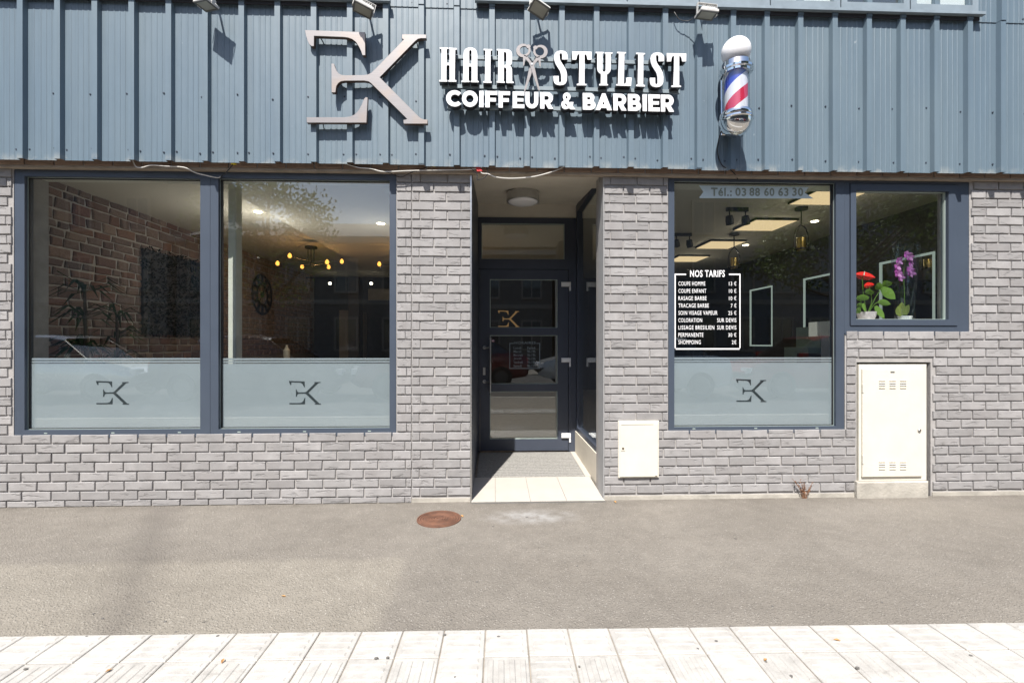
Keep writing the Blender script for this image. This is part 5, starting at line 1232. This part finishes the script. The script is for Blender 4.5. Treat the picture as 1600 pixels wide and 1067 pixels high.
# ------------------------------------------------------------------ across the street (seen in the glass)
def car(x, y, rz, paint, rough, label, metal=.3):
    root = empty('parked_car', (x, y, -.04), R(rz)); root.scale = (1.04, 1.02, 1.05); tag(root, label, 'car')
    pm = plain('car_paint_%d' % int(abs(x) * 10), paint, .25, metal=metal, var=.02, Coat_Weight=1.0, Coat_Roughness=.05)
    sec = [(-2.15, .40, .62, .78), (-2.08, .32, .92, .84), (-1.7, .26, 1.0, .88), (-1.0, .24, .99, .89), (0, .23, .96, .89), (.8, .23, .93, .89), (1.5, .24, .86, .87), (1.95, .28, .74, .82), (2.15, .38, .60, .74)]
    b = MB(); vs_ = []; fs = []; n = 8
    for (xx, zb, zt, w) in sec:
        vs_ += [(xx, -w * .92, zb), (xx, -w, zb + .18), (xx, -w, zt - .16), (xx, -w * .90, zt), (xx, w * .90, zt), (xx, w, zt - .16), (xx, w, zb + .18), (xx, w * .92, zb)]
    for i in range(len(sec) - 1):
        for k in range(n): fs.append((i * n + k, i * n + (k + 1) % n, (i + 1) * n + (k + 1) % n, (i + 1) * n + k))
    fs += [tuple(range(n)), tuple((len(sec) - 1) * n + k for k in range(n))]
    b.add(vs_, fs).build('body', pm, root, smooth=True, local=True)
    gh = [(-1.72, .985, .76), (-1.15, 1.36, .64), (-.55, 1.45, .61), (.1, 1.45, .61), (.45, 1.38, .62), (1.12, .905, .76)]
    b = MB(); vs_ = []; fs = []
    for xx, zt, w in gh: vs_ += [(xx, -.79, .93), (xx, -w, zt - .04), (xx, w, zt - .04), (xx, .79, .93)]
    for i in range(len(gh) - 1):
        for k in range(3): fs.append((i * 4 + k, i * 4 + k + 1, (i + 1) * 4 + k + 1, (i + 1) * 4 + k))
    b.add(vs_, fs).build('windows', 'glass_dark', root, smooth=True, local=True)
    rv = []
    for xx, zt, w in gh[1:5]: rv += [(xx, -w - .01, zt - .05), (xx, -w * .85, zt + .012), (xx, w * .85, zt + .012), (xx, w + .01, zt - .05)]
    fs = [(i * 4 + k, i * 4 + k + 1, (i + 1) * 4 + k + 1, (i + 1) * 4 + k) for i in range(3) for k in range(3)]
    MB().add(rv, fs).build('roof', pm, root, smooth=True, local=True)
    for s in (-1, 1):
        for pts in ([gh[0], gh[1]], [gh[4], gh[5]]):
            MB().tube([(pts[0][0], s * (pts[0][2] + .005), pts[0][1] - .04), (pts[1][0], s * (pts[1][2] + .005), pts[1][1] - .04)], .020, 6).build('pillar', 'black', root, local=True)
        MB().tube([(-.25, s * .80, .93), (-.28, s * .63, 1.41)], .04, 6).build('pillar', pm, root, local=True)
        MB().cbox(1.98, 2.12, s * .62 - .14, s * .62 + .14, .56, .70, .01).build('headlight', 'globe', root, local=True)
        MB().cbox(-2.14, -2.02, s * .66 - .12, s * .66 + .12, .66, .86, .01).build('tail_light', 'red', root, local=True)
        for wx in (-1.35, 1.32):
            wh = MB().lathe((wx, s * .80, .31), [(.20, -.1), (.30, -.1), (.315, -.06), (.315, .06), (.30, .1), (.20, .1)], (0, 1, 0), 24).build('wheel', 'tyre', root, local=True, smooth=True)
            MB().lathe((wx, s * .80, .31), [(.20, s * .06), (.19, s * .09), (.06, s * .10), (0, s * .10)], (0, 1, 0), 20).build('rim', 'lamp_dark', root, local=True)
        MB().cbox(.78, .92, s * .93 - .08, s * .93 + .08, .94, 1.06, .02).build('mirror', pm, root, local=True)
    return root
car(-10.6, -8.1, 0, (.55, .56, .58), .25, 'silver hatchback parked across the street, farthest along the kerb', .8)
car(-5.8, -8.0, 0, (.02, .022, .035), .25, 'dark blue car parked across the street opposite the double window')
car(-1.2, -8.1, 180, (.16, .012, .018), .25, 'maroon car parked across the street opposite the entrance pier')
car(3.55, -8.0, 180, (.70, .71, .72), .25, 'white car parked across the street opposite the entrance', .1)
car(8.4, -8.1, 180, (.30, .02, .02), .25, 'red car parked across the street beside the white one')

def far_house(x0, x1, h, yf, wallc, label, wx, floors, ww=1.05, wh=1.6):
    root = empty('town_house', ((x0 + x1) / 2, yf, 0)); tag(root, label, 'building')
    wm = plain('house_wall_%d' % int(abs(x0) * 10), wallc, .9, var=.07, scale=1.1)
    MB().box(x0, x1, yf - 9, yf, -.1, h).build('wall', wm, root)
    MB().box(x0 - .15, x1 + .15, yf - 9, yf + .45, h, h + .35).build('eaves', 'wall_in', root)
    MB().prism([(yf + .40, h + .351), (yf - 8.99, h + .351), (yf - 4.3, h + 2.2)], 'x', x0, x1).build('roof', 'slate', root)
    MB().box(x0, x1, yf, yf + .06, 3.4, 3.65).build('string_course', 'wall_in', root)
    fm = pm_ = None
    n = max(1, int((x1 - x0 - .6) / wx))
    for f in range(floors):
        for k in range(n):
            cx_ = x0 + (k + .5) * (x1 - x0) / n; z0 = 1.0 + f * 3.1
            loc = Vector((cx_, yf + .05, z0 + wh / 2))
            if fm is None:
                fo = MB().ring(-ww / 2 - .12, ww / 2 + .12, -wh / 2 - .12, wh / 2 + .12, .12, -.05, .06).box(-.04, .04, -.03, .03, -wh / 2, wh / 2).build('window', 'wall_in', root, origin=(0, 0, 0))
                po = MB().box(-ww / 2, ww / 2, .00, .02, -wh / 2, wh / 2).build('pane', 'glass_far', fo, origin=(0, 0, 0))
                fo.location = loc - wpos(root); po.location = (0, 0, 0); fm, pm_ = fo, po
            else:
                a = fm.copy(); COL.objects.link(a); a.location = loc - wpos(root); b = pm_.copy(); COL.objects.link(b); b.parent = a
    return root
M['glass_far'] = plain('far_window_pane', (.03, .035, .045), .06, var=.2, spec=.8)
M['slate'] = plain('slate_roof', (.10, .095, .10), .8, var=.2, scale=6)
far_house(-46, -17.0, 10.2, -21.0, (.17, .155, .14), 'tall sand coloured house across the street', 2.7, 3)
far_house(-16.8, 3.5, 6.6, -21.4, (.15, .14, .13), 'low grey brown house across the street', 2.3, 2)
far_house(3.7, 44, 14.5, -20.6, (.15, .155, .165), 'tall grey house with many windows across the street', 2.0, 4)

def tree(x, y, h, cr, cz, label, n, trunk=.16):
    root = empty('street_tree', (x, y, -.02)); tag(root, label, 'tree')
    b = MB(); b.tube(smooth_path([(x, y, -.05), (x + .05, y, h * .3), (x - .04, y + .05, h * .55), (x + .02, y, h * .9)], 4), [trunk * (1 - .85 * k / 12) for k in range(13)], 10)
    tips = []
    for k in range(16):
        a = random.uniform(0, 6.28); z0 = h * random.uniform(.3, .75); L = cr * random.uniform(.6, 1.0); e = Vector((x + math.cos(a) * L, y + math.sin(a) * L, z0 + L * random.uniform(.4, .9)))
        b.tube([(x, y, z0), Vector((x, y, z0)).lerp(e, .5) + Vector((0, 0, -.1)), e], [.05, .035, .012], 6); tips.append(e)
    b.build('trunk', 'bark', root)
    cl = []
    while len(cl) < 60:
        v = Vector((random.uniform(-1, 1), random.uniform(-1, 1), random.uniform(-1, 1)))
        if .25 < v.length < 1: cl.append(Vector((x + v.x * cr, y + v.y * cr, cz + v.z * (h - cz))))
    cl += tips
    vs_ = []; fs = []
    for k in range(n):
        c = random.choice(cl) + Vector((random.gauss(0, .26), random.gauss(0, .26), random.gauss(0, .24))); u = Vector((random.gauss(0, 1), random.gauss(0, 1), random.gauss(0, 1))).normalized() * .075; v = u.orthogonal().normalized() * .045
        i = len(vs_); vs_ += [c - u, c - v, c + u, c + v]; fs.append((i, i + 1, i + 2, i + 3))
    MB().add(vs_, fs).build('crown', 'leaf', root)
tree(-7.3, -11.5, 7.6, 2.0, 5.1, 'street tree before the low house across the street', 5200)
tree(11.5, -11.5, 8.4, 3.0, 5.6, 'street tree before the tall grey house across the street', 7600)
tree(17.5, -12.0, 8.0, 2.8, 5.4, 'street tree farther along before the tall grey house', 5200)
